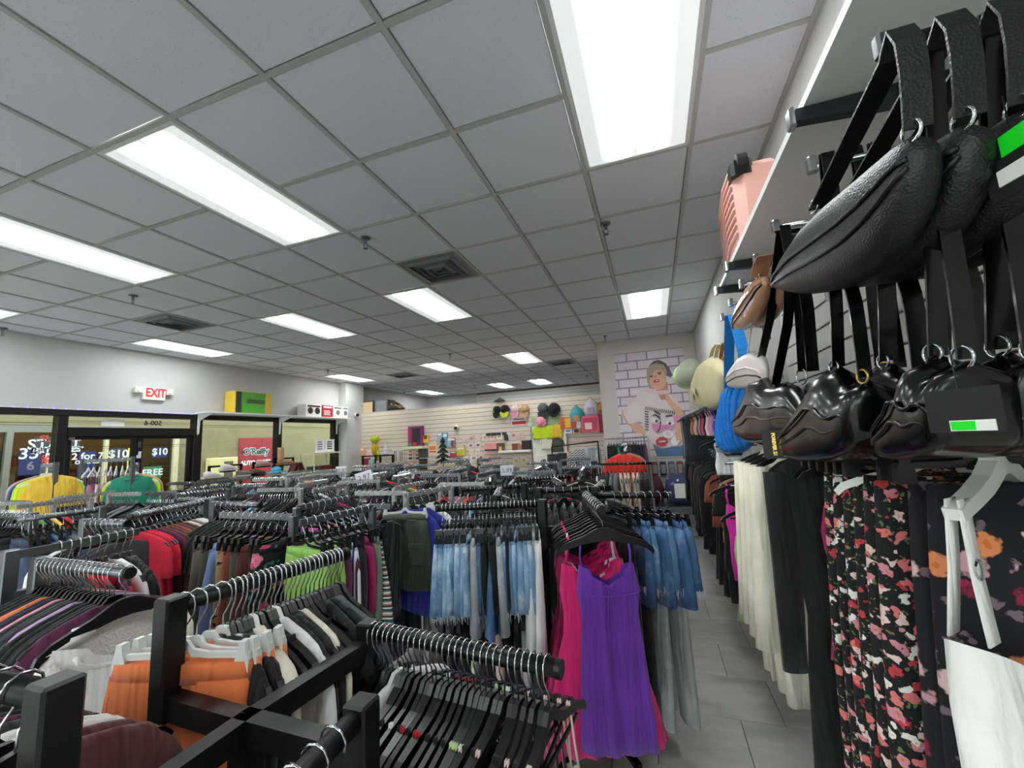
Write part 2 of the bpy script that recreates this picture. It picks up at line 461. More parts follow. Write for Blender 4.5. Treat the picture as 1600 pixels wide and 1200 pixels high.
# ---- ceiling: lay-in boards on a tee grid
TILEM = mat('ceiling_board', (212, 214, 222), .9, kind='tile')
TEE = mat('ceiling_tee_paint', (176, 177, 176), .6, var=.03)
ceiling = struct('ceiling', MB().box(XL-.2, XR+.2, YB-.2, YF+.2, ZC+.05, ZC+.09), WALL)
LIGHTS = [(-1, 0), (-1, 4), (-1, 10), (-2, 16), (-4, 0), (-4, 4), (-4, 10), (-4, 16), (-8, 0), (-8, 4), (-8, 10), (-8, 16), (3, 0), (3, 6), (-1, -5), (-4, -5), (-8, -5), (3, -6)]
VENTS = [(0, 3), (-6, 3), (-6, 11), (0, 12)]
taken = {(i, j+d) for i, j in LIGHTS for d in (0, 1)} | set(VENTS)
ct_me = MB().bev(-.288, .288, -.288, .288, -.0, .014, .003)
ct_me.v = [(x, y, -z) for x, y, z in ct_me.v]; ct_me.f = [tuple(reversed(f)) for f in ct_me.f]
ct_me = ct_me.mesh('ceiling_tile')
rest = MB()
for i in range(-9, 5):
    for j in range(-7, 20):
        if (i, j) in taken: continue
        x0, x1 = max(gx(i), XL), min(gx(i+1), XR); y0, y1 = gy(j), min(gy(j+1), YF)
        if x1-x0 < .06 or y1-y0 < .06: continue
        full = x1-x0 > .6 and y1-y0 > .6
        if -1 <= j <= 14:
            if full: link('ceiling_tile', ct_me, TILEM, ceiling, ((x0+x1)/2, (y0+y1)/2, ZC+.018))
            else: obj('ceiling_tile', MB().box(-(x1-x0)/2+.012, (x1-x0)/2-.012, -(y1-y0)/2+.012, (y1-y0)/2-.012, -.014, 0), TILEM, ceiling, loc=((x0+x1)/2, (y0+y1)/2, ZC+.018))
        else:
            rest.box(x0+.012, x1-.012, y0+.012, y1-.012, ZC+.004, ZC+.018)
ro = obj('ceiling_tile_field', rest, TILEM, ceiling); ro['kind'] = 'stuff'
for i in range(-8, 5):
    obj('grid_tee', MB().box(gx(i)-.0125, gx(i)+.0125, YB, YF, ZC-.003, ZC+.012), TEE, ceiling)
for j in range(-6, 20):
    cuts = [gx(-9)+.2, gx(5)]
    segs = []; x = XL
    for i in range(-9, 5):                    # cross tees stop at the light fittings
        inl = any(i == li and j == lj+1 for li, lj in LIGHTS)
        a, b = max(gx(i), XL), min(gx(i+1), XR)
        if inl:
            if a > x: segs.append((x, a))
            x = b
    segs.append((x, XR))
    for a, b in segs:
        if b-a > .05: obj('grid_tee', MB().box(a, b, gy(j)-.0115, gy(j)+.0115, ZC-.002, ZC+.011), TEE, ceiling)
obj('wall_angle', MB().box(XR-.022, XR, YB, 7.45, ZC-.004, ZC+.004), TEE, ceiling)
obj('wall_angle', MB().box(XL, XL+.022, YB, YF, ZC-.004, ZC+.004), TEE, ceiling)

# ---- fluorescent troffers
PANELM = mat('lit_prismatic_lens', kind='panel', rough=.4)
FRAMEM = mat('fitting_white_enamel', (214, 217, 217), .45, var=.02)
where = {(-1, 0): 'second from the shelf wall in the nearest row', (-1, 4): 'just past the square air vent', (-1, 10): 'over the cap display',
         (-2, 16): 'beyond the partition nearest the shelf wall', (-4, 0): 'running out of view beside the storefront side', (-4, 4): 'in the middle of the second row', (-4, 10): 'third row over the middle racks',
         (-4, 16): 'beyond the partition in the middle', (-8, 0): 'cut off at the storefront edge', (-8, 4): 'second row close to the storefront wall', (-8, 10): 'third row above the storefront shelf boxes',
         (-8, 16): 'beyond the partition near the storefront corner', (3, 0): 'largest and nearest, beside the shelf wall', (3, 6): 'small and square-looking, near the poster wall',
         (-1, -5): 'behind the viewer in the middle', (-4, -5): 'behind the viewer further over', (-8, -5): 'behind the viewer at the storefront', (3, -6): 'behind the viewer by the shelf wall'}
fr_mb = MB()
fr_mb.box(-.2925, .2925, -.5973, -.577, -.004, .012).box(-.2925, .2925, .577, .5973, -.004, .012).box(-.2925, -.272, -.577, .577, -.004, .012).box(.272, .2925, -.577, .577, -.004, .012)
fr_me = fr_mb.mesh('frame')
df_me = MB().box(-.272, .272, -.577, .577, .002, .008).mesh('diffuser')
for (i, j) in LIGHTS:
    t = thing('ceiling_light', 'lit white fluorescent ceiling panel, ' + where[(i, j)], 'ceiling light', (gx(i)+T/2, gy(j)+T, ZC), group='fluorescent ceiling panels')
    link('frame', fr_me, FRAMEM, t); link('diffuser', df_me, PANELM, t)

# ---- air vents
VENTM = mat('vent_grey_metal', (128, 131, 134), .5, .2); VENTD = mat('vent_duct_dark', (92, 95, 98), .7)
vw = {(0, 3): 'large square grey ceiling vent beside the long light panel', (-6, 3): 'dark square ceiling vent between the storefront lights', (-6, 11): 'distant ceiling vent near the storefront column', (0, 12): 'distant ceiling vent in front of the poster wall'}
for (i, j) in VENTS:
    t = thing('air_vent', vw[(i, j)], 'air vent', (gx(i)+T/2, gy(j)+T/2, ZC))
    obj('face_plate', MB().box(-.293, .293, -.293, .293, .002, .012), VENTM, t)
    for s in (.24, .18, .12, .06):
        mb = MB()
        for q in range(4):
            a = math.pi/2*q
            R = lambda x, y: (x*math.cos(a)-y*math.sin(a), x*math.sin(a)+y*math.cos(a))
            vs = [R(-s, s) + (-.004,), R(s, s) + (-.004,), R(s-.03, s-.03) + (-.022,), R(-s+.03, s-.03) + (-.022,)]
            mb.add(vs + [(x, y, z+.004) for x, y, z in vs], [(0, 1, 2, 3), (7, 6, 5, 4), (0, 4, 5, 1), (1, 5, 6, 2), (2, 6, 7, 3), (3, 7, 4, 0)])
        obj('louvre', mb, VENTM if s in (.24, .12) else VENTD, t)
# ---- sprinklers
sp_at = [(571, 372, 'beside the long middle light panel'), (946, 350, 'nearest the shelf wall, in front of the big light'), (208, 462, 'between the two storefront-side lights'), (5, 513, 'at the storefront wall edge'), (945, 525, 'in front of the poster wall'),
         (703, 553, 'over the middle racks'), (512, 578, 'above the storefront shelf'), (917, 587, 'beyond the partition by the poster wall'), (742, 602, 'beyond the partition in the middle'), (632, 612, 'beyond the partition near the column')]
for px, py, w in sp_at:
    p = P(px, py, 'z', ZC-.003)
    if p[0] < XL+.05: p[0] = XL+.12
    t = thing('fire_sprinkler', 'small chrome ceiling sprinkler head ' + w, 'sprinkler', p)
    obj('escutcheon', MB().lathe([(.012, -.010), (.038, -.006), (.04, 0), (.03, .003)], n=14), STEEL, t, True)
    obj('stem', MB().lathe([(.010, -.045), (.012, -.01)], n=8), STEEL, t)
    mb = MB()
    for s in (-1, 1): mb.tube([(s*.010, 0, -.044), (s*.017, 0, -.06), (s*.006, 0, -.085)], .003, 6)
    obj('yoke', mb, STEEL, t)
    obj('deflector', MB().lathe([(.018, -.089), (.018, -.086)], n=12), STEEL, t)

# ================================================================== wall_left: storefront
Z0, Z1 = 2.305, 2.385
wl = struct('wall_left', MB().box(XL-.2, XL, YB, 8.28, Z1, ZC+.05), WALLG)
struct('wall_left_sill', MB().box(XL-.16, XL-.02, YB, 3.18, 0, .22).box(XL-.16, XL-.02, 5.02, 8.28, 0, .22), BRONZE)
struct('trim_1', MB().box(XL-.12, XL+.012, YB, 8.28, Z0, Z1), BRONZE)
for nm, a, b in (('trim_2', 3.18, 3.285), ('trim_3', 4.885, 5.02), ('trim_4', 6.51, 6.635), ('trim_5', 8.11, 8.275), ('trim_6', 1.55, 1.65), ('trim_7', -.1, 0.0)):
    struct(nm, MB().bev(XL-.11, XL+.012, a, b, 0, Z0, .006), BRONZE)
struct('column', MB().bev(XL-.2, -7.12, 8.276, 8.93, 0, ZC+.01, .012), WALLG)
struct('wall_left_rear', MB().box(-7.7, -7.5, 8.9, YF, 0, ZC+.05), WALLG)
# panes
panes = [(-.1, 1.55, .22, Z0), (1.65, 3.18, .22, Z0), (5.02, 6.51, .22, Z0), (6.635, 8.11, .22, Z0), (3.285, 4.885, 2.15, Z0)]
for k, (a, b, z0, z1) in enumerate(panes):
    w = struct('window_%d' % (k+1), MB().box(XL-.058, XL-.052, a, b, z0, z1), GLASS)
    if k != 4:
        obj('inlay_strip', MB().box(XL-.050, XL-.048, a, b, 2.205, 2.212).box(XL-.050, XL-.048, a, b, 2.175, 2.180), BRONZE, w)
    else:
        obj('inlay_strip', MB().box(XL-.050, XL-.048, a, b, 2.238, 2.243).box(XL-.050, XL-.048, a, b, 2.215, 2.219), BRONZE, w)
        text('unit_number', '500-6', .105, INK, w, face_mat((XL-.046, 4.30, 2.228), (0, -1, 0), (0, 0, 1)), bold=.002)
        obj('paper_label', MB().bev(XL-.05, XL-.044, 3.66, 3.93, 2.178, 2.278, .002), CARDW, w)
# doors
struct('trim_8', MB().box(XL-.1, XL+.02, 3.285, 4.885, 2.03, 2.15), BRONZE)
for n, (a, b) in enumerate(((3.285, 4.10), (4.105, 4.885))):
    d = thing('door_%d' % (n+1), '', '', (0, 0, 0)); d['kind'] = 'structure'; del d['label']; del d['category']
    obj('stile', MB().box(XL-.075, XL-.03, a+.004, a+.066, .03, 2.03), BRONZE, d)
    obj('stile', MB().box(XL-.075, XL-.03, b-.066, b-.004, .03, 2.03), BRONZE, d)
    obj('rail', MB().box(XL-.075, XL-.03, a+.066, b-.066, 1.985, 2.03), BRONZE, d)
    obj('rail', MB().box(XL-.075, XL-.03, a+.066, b-.066, .03, .28), BRONZE, d)
    obj('pane', MB().box(XL-.056, XL-.05, a+.066, b-.066, .28, 1.985), GLASS, d)
    obj('inlay_strip', MB().box(XL-.048, XL-.046, a+.066, b-.066, 1.885, 1.891).box(XL-.048, XL-.046, a+.066, b-.066, 1.855, 1.859), BRONZE, d)
    obj('push_bar', MB().tube([(XL-.03, a+.06, 1.05), (XL+.02, a+.09, 1.05), (XL+.02, b-.09, 1.05), (XL-.03, b-.06, 1.05)], .013), STEEL, d)
    if n == 0:
        obj('closer_arm', MB().box(XL-.03, XL+.02, 3.30, 3.36, 1.98, 2.02), STEEL, d)
        obj('lock_plate', MB().box(XL-.03, XL-.022, 4.12, 4.155, 1.70, 1.80).box(XL-.03, XL-.022, 4.10, 4.125, 1.70, 1.745), WHTPL, d)
        obj('bolt_slot', MB().box(XL-.03, XL-.024, 4.115, 4.125, 1.86, 1.95).box(XL-.03, XL-.024, 4.135, 4.145, 1.86, 1.95), STEEL, d)
# LED string along the header
led = thing('led_strip_light', 'string of violet LED dots along the top of the storefront', 'led strip', (XL+.02, 0, Z1+.008))
obj('strip', MB().box(-.004, .006, 0.3, 4.92, -.006, .004), WHTPL, led)
LEDM = mat('violet_led', (120, 105, 255), kind='emit', s=3.0)
led_me = MB().lathe([(.002, -.006), (.010, -.004), (.010, .004), (.002, .006)], n=8, axis='x').mesh('led')
for k in range(38): link('led', led_me, LEDM, led, (.010, .36+k*.12, 0))
# exit sign
ex = thing('exit_sign', 'red-lettered exit sign with two emergency lamps above storefront', 'exit sign', (XL, 4.24, 2.67))
obj('housing', MB().bev(0, .05, -.155, .155, -.085, .105, .008), mat('sign_housing', (216, 212, 204), .5), ex)
text('lettering', 'EXIT', .185, mat('exit_red', (235, 40, 52), kind='emit', s=.9), ex, face_mat((.052, .015, .02), (0, 1, 0), (0, 0, 1)), bold=.006, sx=.72)
for s in (-1, 1):
    l = obj('lamp_head', MB().bev(.0, .07, s*.215-.05, s*.215+.05, .01, .10, .012), mat('lamp_head_plastic', (226, 222, 212), .4), ex)
    obj('lens', MB().lathe([(.036, .07), (.032, .078)], (0, s*.215, .055), 12, 'x'), WHTPL, l)

# shelf above the storefront, its brackets and the boxes on it
sf = thing('wall_shelf', 'long white shelf above the storefront windows holding boxed goods', 'shelf', (XL, 4.86, 2.40))
obj('board', MB().box(0.013, .36, 0, 3.44, -.004, .018), WHITE, sf)
for y in (.075, 1.70, 3.33):
    b = MB().prism([(.014, -.004), (.33, -.004), (.33, -.02), (.05, -.12), (.036, -.34), (.014, -.36)], y-.012, y+.012)
    obj('bracket', b, WHITE, sf)
ZS = 2.419
def carton(name, label, y0, y1, x0, x1, h, m, faces, group=None):
    t = thing(name, label, 'box', ((x0+x1)/2, (y0+y1)/2, ZS), group=group)
    w, d = (y1-y0)/2, (x1-x0)/2
    obj('carton', MB().bev(-d, d, -w, w, 0, h, .004), m, t)
    for k, (nm, (a, b, c, e), mm) in enumerate(faces):       # flat print on the face towards the shop
        obj(nm, MB().box(d, d+.002+.0015*k, -w+a*2*w, -w+b*2*w, h*c, h*e), mm, t)
    return t
YEL = mat('carton_yellow', (224, 190, 60), .5); DKG = mat('carton_dark_green', (38, 62, 40), .5); LIM = mat('print_lime_green', (96, 196, 60), .5)
t = carton('toy_box', 'big yellow and green boxed toy on the storefront shelf', 5.36, 6.12, -7.31, -7.05, .40, YEL,
       [('dark_panel', (.02, .16, .02, .98), DKG), ('green_print', (.16, .98, .02, .98), mat('print_green', (88, 168, 52), .5)), ('dark_window', (.3, .78, .06, .66), mat('print_olive', (70, 96, 50), .5)), ('lime_print', (.2, .8, .03, .46), LIM), ('yellow_panel', (.80, .98, .02, .98), YEL)])
RED = mat('print_red', (186, 34, 40), .5)
PHOTO = mat('print_dark_pot', (48, 36, 34), .4)
for nm, a, b, base, pr, lab in (('pot_box', 6.97, 7.42, CARDW, PHOTO, 'white carton printed with a dark pot, nearest the yellow toy box'), ('pot_box', 7.44, 7.76, RED, CARDW, 'red carton with white lettering between white pot cartons'),
                           ('pan_box', 7.78, 8.08, CARDW, GREYINK, 'white carton with small pan print beside the red carton'), ('pan_box', 8.10, 8.27, CARDW, GREYINK, 'narrow white carton at the column end of the shelf')):
    c = carton(nm, lab, a, b, -7.30, -7.06, .27, base, [('top_print', (.1, .9, .78, .92), pr if base is CARDW else CARDW)])
    w = (b-a)/2
    if pr is PHOTO:
        for s in (-.45, .45): obj('pot_print', MB().lathe([(.075*1.0, 0), (.06, .001)], (.122, s*w, .13), 14, 'x'), PHOTO, c)
    elif base is RED:
        for q in range(4): obj('lettering', MB().box(.122, .124, -w*.7, w*(.6-.2*(q % 2)), .05+q*.03, .065+q*.03), CARDW, c)
    else:
        obj('pan_print', MB().lathe([(min(.06, w*.7), 0), (.03, .001)], (.122, 0, .12), 14, 'x'), GREYINK, c)

# ================================================================== outside the storefront
STUCCO = mat('beige_stucco', (132, 124, 92), .85, scale=3, var=.05)
XO = -10.2
struct('ground_outside', MB().box(-16, XL-.2, -4, 16, -.06, -.004), mat('pavement_concrete', (140, 136, 126), .8))
struct('wall_outside', MB().box(XO-.3, XO, 6.46, 16, 0, 4.0).box(XO-.3, XO, 2.0, 6.46, 2.36, 4.0).box(XO-.3, XO, -4, 2.0, 0, 4.0), STUCCO)
GREYFR = mat('grey_shopfront_metal', (132, 132, 122), .5, .3)
struct('trim_9', MB().box(XO-.06, XO+.02, 2.0, 6.46, 2.24, 2.36), GREYFR)
for n, (a, b) in enumerate(((3.58, 3.70), (3.80, 3.88), (5.12, 5.18), (6.36, 6.46), (2.0, 2.1))):
    struct('trim_%d' % (10+n), MB().box(XO-.08, XO+.03, a, b, 0, 2.24), GREYFR if n < 2 else mat('cream_frame', (206, 196, 160), .5))
struct('window_6', MB().box(XO-.04, XO-.034, 2.0, 6.46, .1, 2.24), mat('shopfront_glass', (200, 206, 200), kind='glass'))
# parts shop behind that glass: warm back wall, shelves with stock
struct('wall_shop_opposite', MB().box(-13.2, -13.1, 0, 9, 0, 3.4).box(-13.1, XO-.3, 0, .1, 0, 3.4).box(-13.1, XO-.3, 8.9, 9, 0, 3.4), mat('warm_shop_wall', (226, 176, 104), .7))
struct('ceiling_shop_opposite', MB().box(-13.2, XO-.3, 0, 9, 3.0, 3.1), mat('shop_ceiling', (120, 130, 122), .8))
for k in range(3):
    lt = thing('ceiling_light', 'strip light inside the parts shop opposite, number %s bay' % ('first', 'second', 'third')[k], 'ceiling light', (-11.6, 2.6+k*1.9, 2.98), group='lights in the shop opposite')
    obj('housing', MB().bev(-.12, .12, -.6, .6, -.0, .05, .01), FRAMEM, lt)
    obj('tube', MB().box(-.09, .09, -.57, .57, -.02, 0), mat('warm_tube', (255, 236, 205), kind='emit', s=22), lt)
rngs = random.Random(3)
stock_cols = [mat('stock_%d' % i, c, .5) for i, c in enumerate(((190, 96, 50), (60, 60, 66), (214, 200, 170), (150, 42, 36), (90, 110, 140), (210, 150, 60)))]
for k in range(2):
    shf = thing('store_shelving', ('nearer', 'farther')[k] + ' steel shelving stocked with small cartons in the shop opposite', 'shelving', (-12.6, 3.2+k*2.6, 0))
    for z in (.3, .75, 1.2, 1.65): obj('shelf_board', MB().box(-.2, .2, -1.2, 1.2, z, z+.03), STEELP, shf)
    for y in (-1.2, 1.17): obj('upright', MB().box(-.2, .2, y, y+.03, 0, 2.0), STEELP, shf)
    for z in (.33, .78, 1.23, 1.68):
        y = -1.12
        while y < 1.0:
            w = rngs.uniform(.1, .24); h = rngs.uniform(.14, .34)
            obj('carton', MB().box(-.12, .16, y, y+w-.015, z, z+h), rngs.choice(stock_cols), shf); y += w
# window posters of the shop opposite
NAVY = mat('poster_navy', (34, 44, 92), .5); DKGRY = mat('poster_dark_grey', (62, 66, 70), .5); LETTER = mat('poster_white_letters', (228, 230, 232), .5); ORANGE_RED = mat('poster_red', (206, 62, 40), .5)
def wposter(label, x0, x1, y0, y1, base, words, X=XO-.026):
    a = P(x0, (y0+y1)/2, 'x', X); b = P(x1, (y0+y1)/2, 'x', X); zt = P((x0+x1)/2, y0, 'x', X)[2]; zb = P((x0+x1)/2, y1, 'x', X)[2]
    t = thing('window_poster', label, 'poster', (X, (a[1]+b[1])/2, (zt+zb)/2))
    w, h = (b[1]-a[1])/2, (zt-zb)/2
    if base: obj('sheet', MB().box(-.004, 0, -w, w, -h, h), base, t)
    for s, dx, dz, size, m in words:
        text('lettering', s, size, m, t, face_mat((.002, dx*w, dz*h), (0, 1, 0), (0, 0, 1)), bold=.004)
    return t
wposter('dark poster reading 35 in the opposite shop window', 30, 66, 700, 742, NAVY, [('35', -.25, .55, .26, LETTER), ('99', .55, .7, .11, LETTER), ('6', 0, -.35, .2, GREYINK)])
wposter('red and white battery poster partly behind the door frame', 52, 124, 682, 706, DKGRY, [('SUPER', 0, .68, .17, ORANGE_RED), ('START.', 0, -.05, .24, LETTER), ('BATTERIES', 0, -.75, .14, LETTER)])
wposter('navy sale poster seen through the first door pane', 122, 150, 705, 745, NAVY, [('2 for 7', 0, .6, .17, LETTER), ('ON SALE', 0, .15, .09, LETTER)])
wposter('navy poster reading 10 beside the door meeting stiles', 171, 196, 700, 722, DKGRY, [('$10', .1, .1, .22, LETTER)])
wposter('small navy poster reading 10 in the second door pane', 238, 261, 699, 715, NAVY, [('$10', 0, .1, .2, LETTER)])
wposter('yellow vertical poster at the door meeting stiles', 199, 208, 700, 733, mat('poster_yellow', (214, 206, 70), .5), [('C', .2, 0, .14, GREYINK)])
wposter('green sign reading free behind the green jacket', 224, 252, 729, 748, mat('poster_green', (44, 120, 70), .5), [('FREE', 0, 0, .19, LETTER)])
wposter('white notice sheet beside the grey door frame outside', 70, 84, 708, 740, PAPER, [('SALE', 0, .6, .1, ORANGE_RED), ('FREE', 0, .2, .1, ORANGE_RED)])
# O'Reilly banner on the stucco wall
BAN = mat('banner_red', (148, 30, 44), .55)
X = XO+.03
a = P(373, 720, 'x', X); b = P(431, 720, 'x', X); zt = P(400, 684, 'x', X)[2]; zb = P(400, 775, 'x', X)[2]
bn = thing('wall_banner', 'red auto parts banner on the beige wall outside', 'banner', (X, (a[1]+b[1])/2, (zt+zb)/2))
W, H = (b[1]-a[1])/2, (zt-zb)/2
obj('sheet', MB().box(-.012, 0, -W, W, -H, H), BAN, bn)
GRN = mat('banner_green', (30, 74, 44), .5)
text('lettering', "O'Reilly", .235, LETTER, bn, face_mat((.003, -.07, H-.37), (0, 1, 0), (0, 0, 1)), bold=.02)
text('lettering', "O'Reilly", .235, GRN, bn, face_mat((.006, -.07, H-.37), (0, 1, 0), (0, 0, 1)), bold=.006)
text('lettering', 'AUTO PARTS', .150, LETTER, bn, face_mat((.003, -.06, H-.66), (0, 1, 0), (0, 0, 1)), bold=.008)
cl = MB()
for k in range(3):
    q = math.pi/2 + k*2.1
    cl.lathe([(.028, 0), (.028, .003)], (.006, -.435+.02*math.cos(q), H-.37+.026*math.sin(q)), 8, 'x')
obj('clover_emblem', cl, GRN, bn)
# service cupboard and notice outside
cb = thing('utility_box', 'tall cream utility cupboard with dark slot on outside wall', 'cupboard', P(346, 750, 'x', XO+.105)*np.array([1, 1, 0]))
obj('casing', MB().bev(-.1, .1, -.34, .34, .2, 1.62, .02), mat('cupboard_cream', (220, 208, 150), .6), cb)
obj('dark_door', MB().box(.1, .112, -.02, .2, .3, 1.52), mat('cupboard_dark', (88, 80, 70), .5), cb)

# ================================================================== partition (slatted display wall), far walls
SLAT = mat('cream_slatwall', (214, 199, 182), .55, var=.02); GROOVE = mat('slat_groove_brown', (120, 96, 84), .8)
SLATW = mat('white_slatwall', (216, 214, 208), .5, var=.02); GROOVER = mat('slat_groove_rust', (112, 66, 48), .8)
def slatwall(name, axis, pos, a0, a1, z0, z1, step, m, g, thick=.014, back=.05, facing=-1):
    """axis 'y': wall face at y = pos looking to -y; axis 'x': face at x = pos looking to -x"""
    bx = (lambda a, b, p, q, z, w: MB().box(a, b, p, q, z, w)) if axis == 'y' else (lambda a, b, p, q, z, w: MB().box(p, q, a, b, z, w))
    w = struct(name, bx(a0, a1, pos+thick, pos+thick+back, z0, z1), g)
    n = int(round((z1-z0)/step))
    me = (MB().bev(a0, a1, 0, thick, 0, step-.009, .002) if axis == 'y' else MB().bev(0, thick, a0, a1, 0, step-.009, .002)).mesh('slat')
    for k in range(n):
        link('slat', me, m, w, (0, pos, z0+k*step) if axis == 'y' else (pos, 0, z0+k*step))
    return w
slatwall('wall_partition', 'y', YP-.06, -7.12, -.5, 0, 2.56, .0985, SLAT, GROOVE)
struct('trim_15', MB().box(-7.12, -.5, YP-.062, YP+.005, 2.56, 2.575), WALL)
struct('wall_far', MB().box(-7.7, XR+.2, YF+.03, YF+.2, 0, ZC+.05), WALLG)
slatwall('wall_far_slats', 'y', YF, -5.6, .7, 1.9, ZC, .0985, SLATW, GROOVE)
struct('wall_right', MB().box(XR, XR+.2, YB, YF, 0, ZC+.05), WALLG)
struct('wall_behind', MB().box(XL, XR, YB-.2, YB, 2.6, ZC+.05).box(XL, -6.9, YB-.2, YB, 0, 2.6).box(.3, XR, YB-.2, YB, 0, 2.6), WALL)
for n, x in enumerate((-6.9, -5.1, -3.3, -1.5, .26)):
    struct('trim_%d' % (20+n), MB().box(x, x+.06, YB-.12, YB-.02, 0, 2.6), BRONZE)
struct('window_7', MB().box(-6.9, .3, YB-.07, YB-.064, .02, 2.6), GLASS)
struct('ground_front', MB().box(-30, 20, -30, YB-.2, -.06, -.004), mat('pavement_concrete', (140, 136, 126), .8))
slatwall('wall_right_slats', 'x', XR-.016, -.6, 2.75, .12, 2.42, .1, SLATW, GROOVER, back=.002)
# poster wall (front of a fitting-room block)
PW = mat('poster_wall_paint', (208, 200, 190), .7, var=.02)
struct('wall_poster', MB().box(-.84, XR, 7.45, YP-.06, 0, ZC+.02), PW)
slatwall('wall_poster_slats', 'y', 7.43, -.5, .75, .05, 1.25, .1, mat('pale_blue_grey_slat', (196, 200, 204), .5), GROOVE, back=.006)
# ================================================================== hangers, garments, racks: shared shapes
def hook_mb(mb=None, r=.0019, n=6, h=.086):
    mb = mb or MB()
    pts = [(.0225*math.cos(a), 0, .0225*math.sin(a)) for a in [math.radians(d) for d in (205, 170, 135, 100, 65, 30, 0)]]
    pts += [(.021, 0, -.018), (.012, 0, -.036), (.002, 0, -.05), (0, 0, -h)]
    return mb.tube(pts, r, n)
def sym(pts): return [(x, z) for x, z in pts] + [(-x, z) for x, z in reversed(pts) if x > 0]
def bar_poly(top, bot):
    up = [(-x, z) for x, z in reversed(top) if x > 0] + top
    lo = [(x, z) for x, z in reversed(bot)] + [(-x, z) for x, z in bot if x > 0]
    return up + lo
WIDE_T = [(0, -.076), (.022, -.078), (.05, -.090), (.085, -.108), (.13, -.123), (.175, -.140), (.205, -.162), (.212, -.182)]
WIDE_B = [(0, -.132), (.022, -.132), (.05, -.136), (.085, -.142), (.13, -.152), (.175, -.166), (.195, -.182), (.205, -.196)]
SLIM_T = [(0, -.074), (.016, -.076), (.03, -.094), (.06, -.113), (.10, -.126), (.15, -.142), (.19, -.160), (.206, -.178)]
SLIM_B = [(0, -.098), (.010, -.098), (.022, -.112), (.055, -.131), (.10, -.144), (.15, -.160), (.184, -.176), (.198, -.190)]
HM = {}
HM['wide'] = MB().prism(bar_poly(WIDE_T, WIDE_B), -.006, .006).mesh('shoulder_bar')
mb = MB().prism(bar_poly(SLIM_T, SLIM_B), -.0055, .0055)
mb.bar((-.15, 0, -.171), (.15, 0, -.171), .006, .008)
HM['slim'] = mb.mesh('shoulder_bar')
HM['clip_bar'] = MB().prism(bar_poly([(0, -.074), (.012, -.076), (.024, -.092), (.06, -.098), (.15, -.100)], [(0, -.090), (.010, -.092), (.022, -.106), (.06, -.110), (.15, -.112)]), -.004, .004).mesh('clip_bar')
HM['clip'] = MB().prism([(-.006, -.078), (.006, -.078), (.009, -.10), (.014, -.112), (.015, -.138), (-.015, -.138), (-.014, -.112), (-.009, -.10)], -.009, .009).mesh('clip')
HM['hook'] = hook_mb().mesh('hook', True)
HM['hookfat'] = hook_mb(r=.0026, n=8).mesh('hook', True)
CLIPW = mat('clear_white_clip_plastic', (226, 228, 226), .25, var=.03)

class Far:                                   # hangers past the count that can be told apart
    v = []; f = []; mi = []
def far_add(me, M, idx):
    n = len(Far.v)
    Far.v += [tuple(M @ v.co) for v in me.vertices]
    for p in me.polygons: Far.f.append(tuple(i+n for i in p.vertices)); Far.mi.append(idx)

def hanger(loc, rot, kind, pm, label, group, near=True, hookm=None):
    if not near:
        M = Matrix.Translation(loc) @ Matrix.Rotation(rot[2], 4, 'Z') @ Matrix.Rotation(rot[0], 4, 'X')
        far_add(HM['hook'], M, 1)
        far_add(HM['clip_bar' if kind == 'clip' else kind], M, 0)
        return None
    t = thing('clothes_hanger', label, 'hanger', loc, rot, group)
    link('hook', HM['hook'], hookm or CHROME, t)
    if kind == 'clip':
        link('clip_bar', HM['clip_bar'], pm, t)
        for s in (-1, 1): link('clip', HM['clip'], pm, t, (s*.135, 0, 0))
    else:
        link('shoulder_bar', HM[kind], pm, t)
    return t

# ---- garments; local frame: rail at the origin, width along x, rail along y
def lerp_rows(rows, n):
    """rows: list of (z, hw); resampled to n rows"""
    zs = np.linspace(rows[0][0], rows[-1][0], n)
    return [(z, float(np.interp(-z, [-r[0] for r in rows], [r[1] for r in rows]))) for z in zs]
def g_top(seed, L=.60, hw=.205, sleeve='short', hd=.013, amp=.007, n=20, neck=.055, spread=None):
    rg = random.Random(seed); ph = rg.uniform(0, 6); fr = rg.uniform(28, 46); mb = MB()
    rows = [(-.096, neck), (-.105, .080), (-.120, .125), (-.138, .165), (-.152, hw*.92), (-.168, hw*.985), (-.190, hw), (-.24, hw*.985), (-.16-L*.55, hw*.95), (-.16-L, hw*1.04)]
    sm = rows[:7] + lerp_rows(rows[7:], 6)
    mb.rings([(0, 0, z, w, hd*(.7+.8*min(1, k/6)+.3*k/len(sm)), amp*k/len(sm), fr, ph+.1*k) for k, (z, w) in enumerate(sm)], n)
    if sleeve:
        l = {'short': .17, 'long': .52, 'three': .36}[sleeve]
        for s in (-1, 1):
            sw = spread or rg.uniform(.02, .05)
            mb.rings([(s*(hw-.035+sw*q), rg.uniform(-.003, .003)*q, -.160-l*q-(.02*(q > 0)), (.028 if q == 0 else .05 if q < .1 else .062-.018*q), (.006 if q == 0 else .014), .004*q, 60, ph) for q in (0, .06, .25, .5, .75, 1)], 10)
    return mb.mesh('cloth', True)
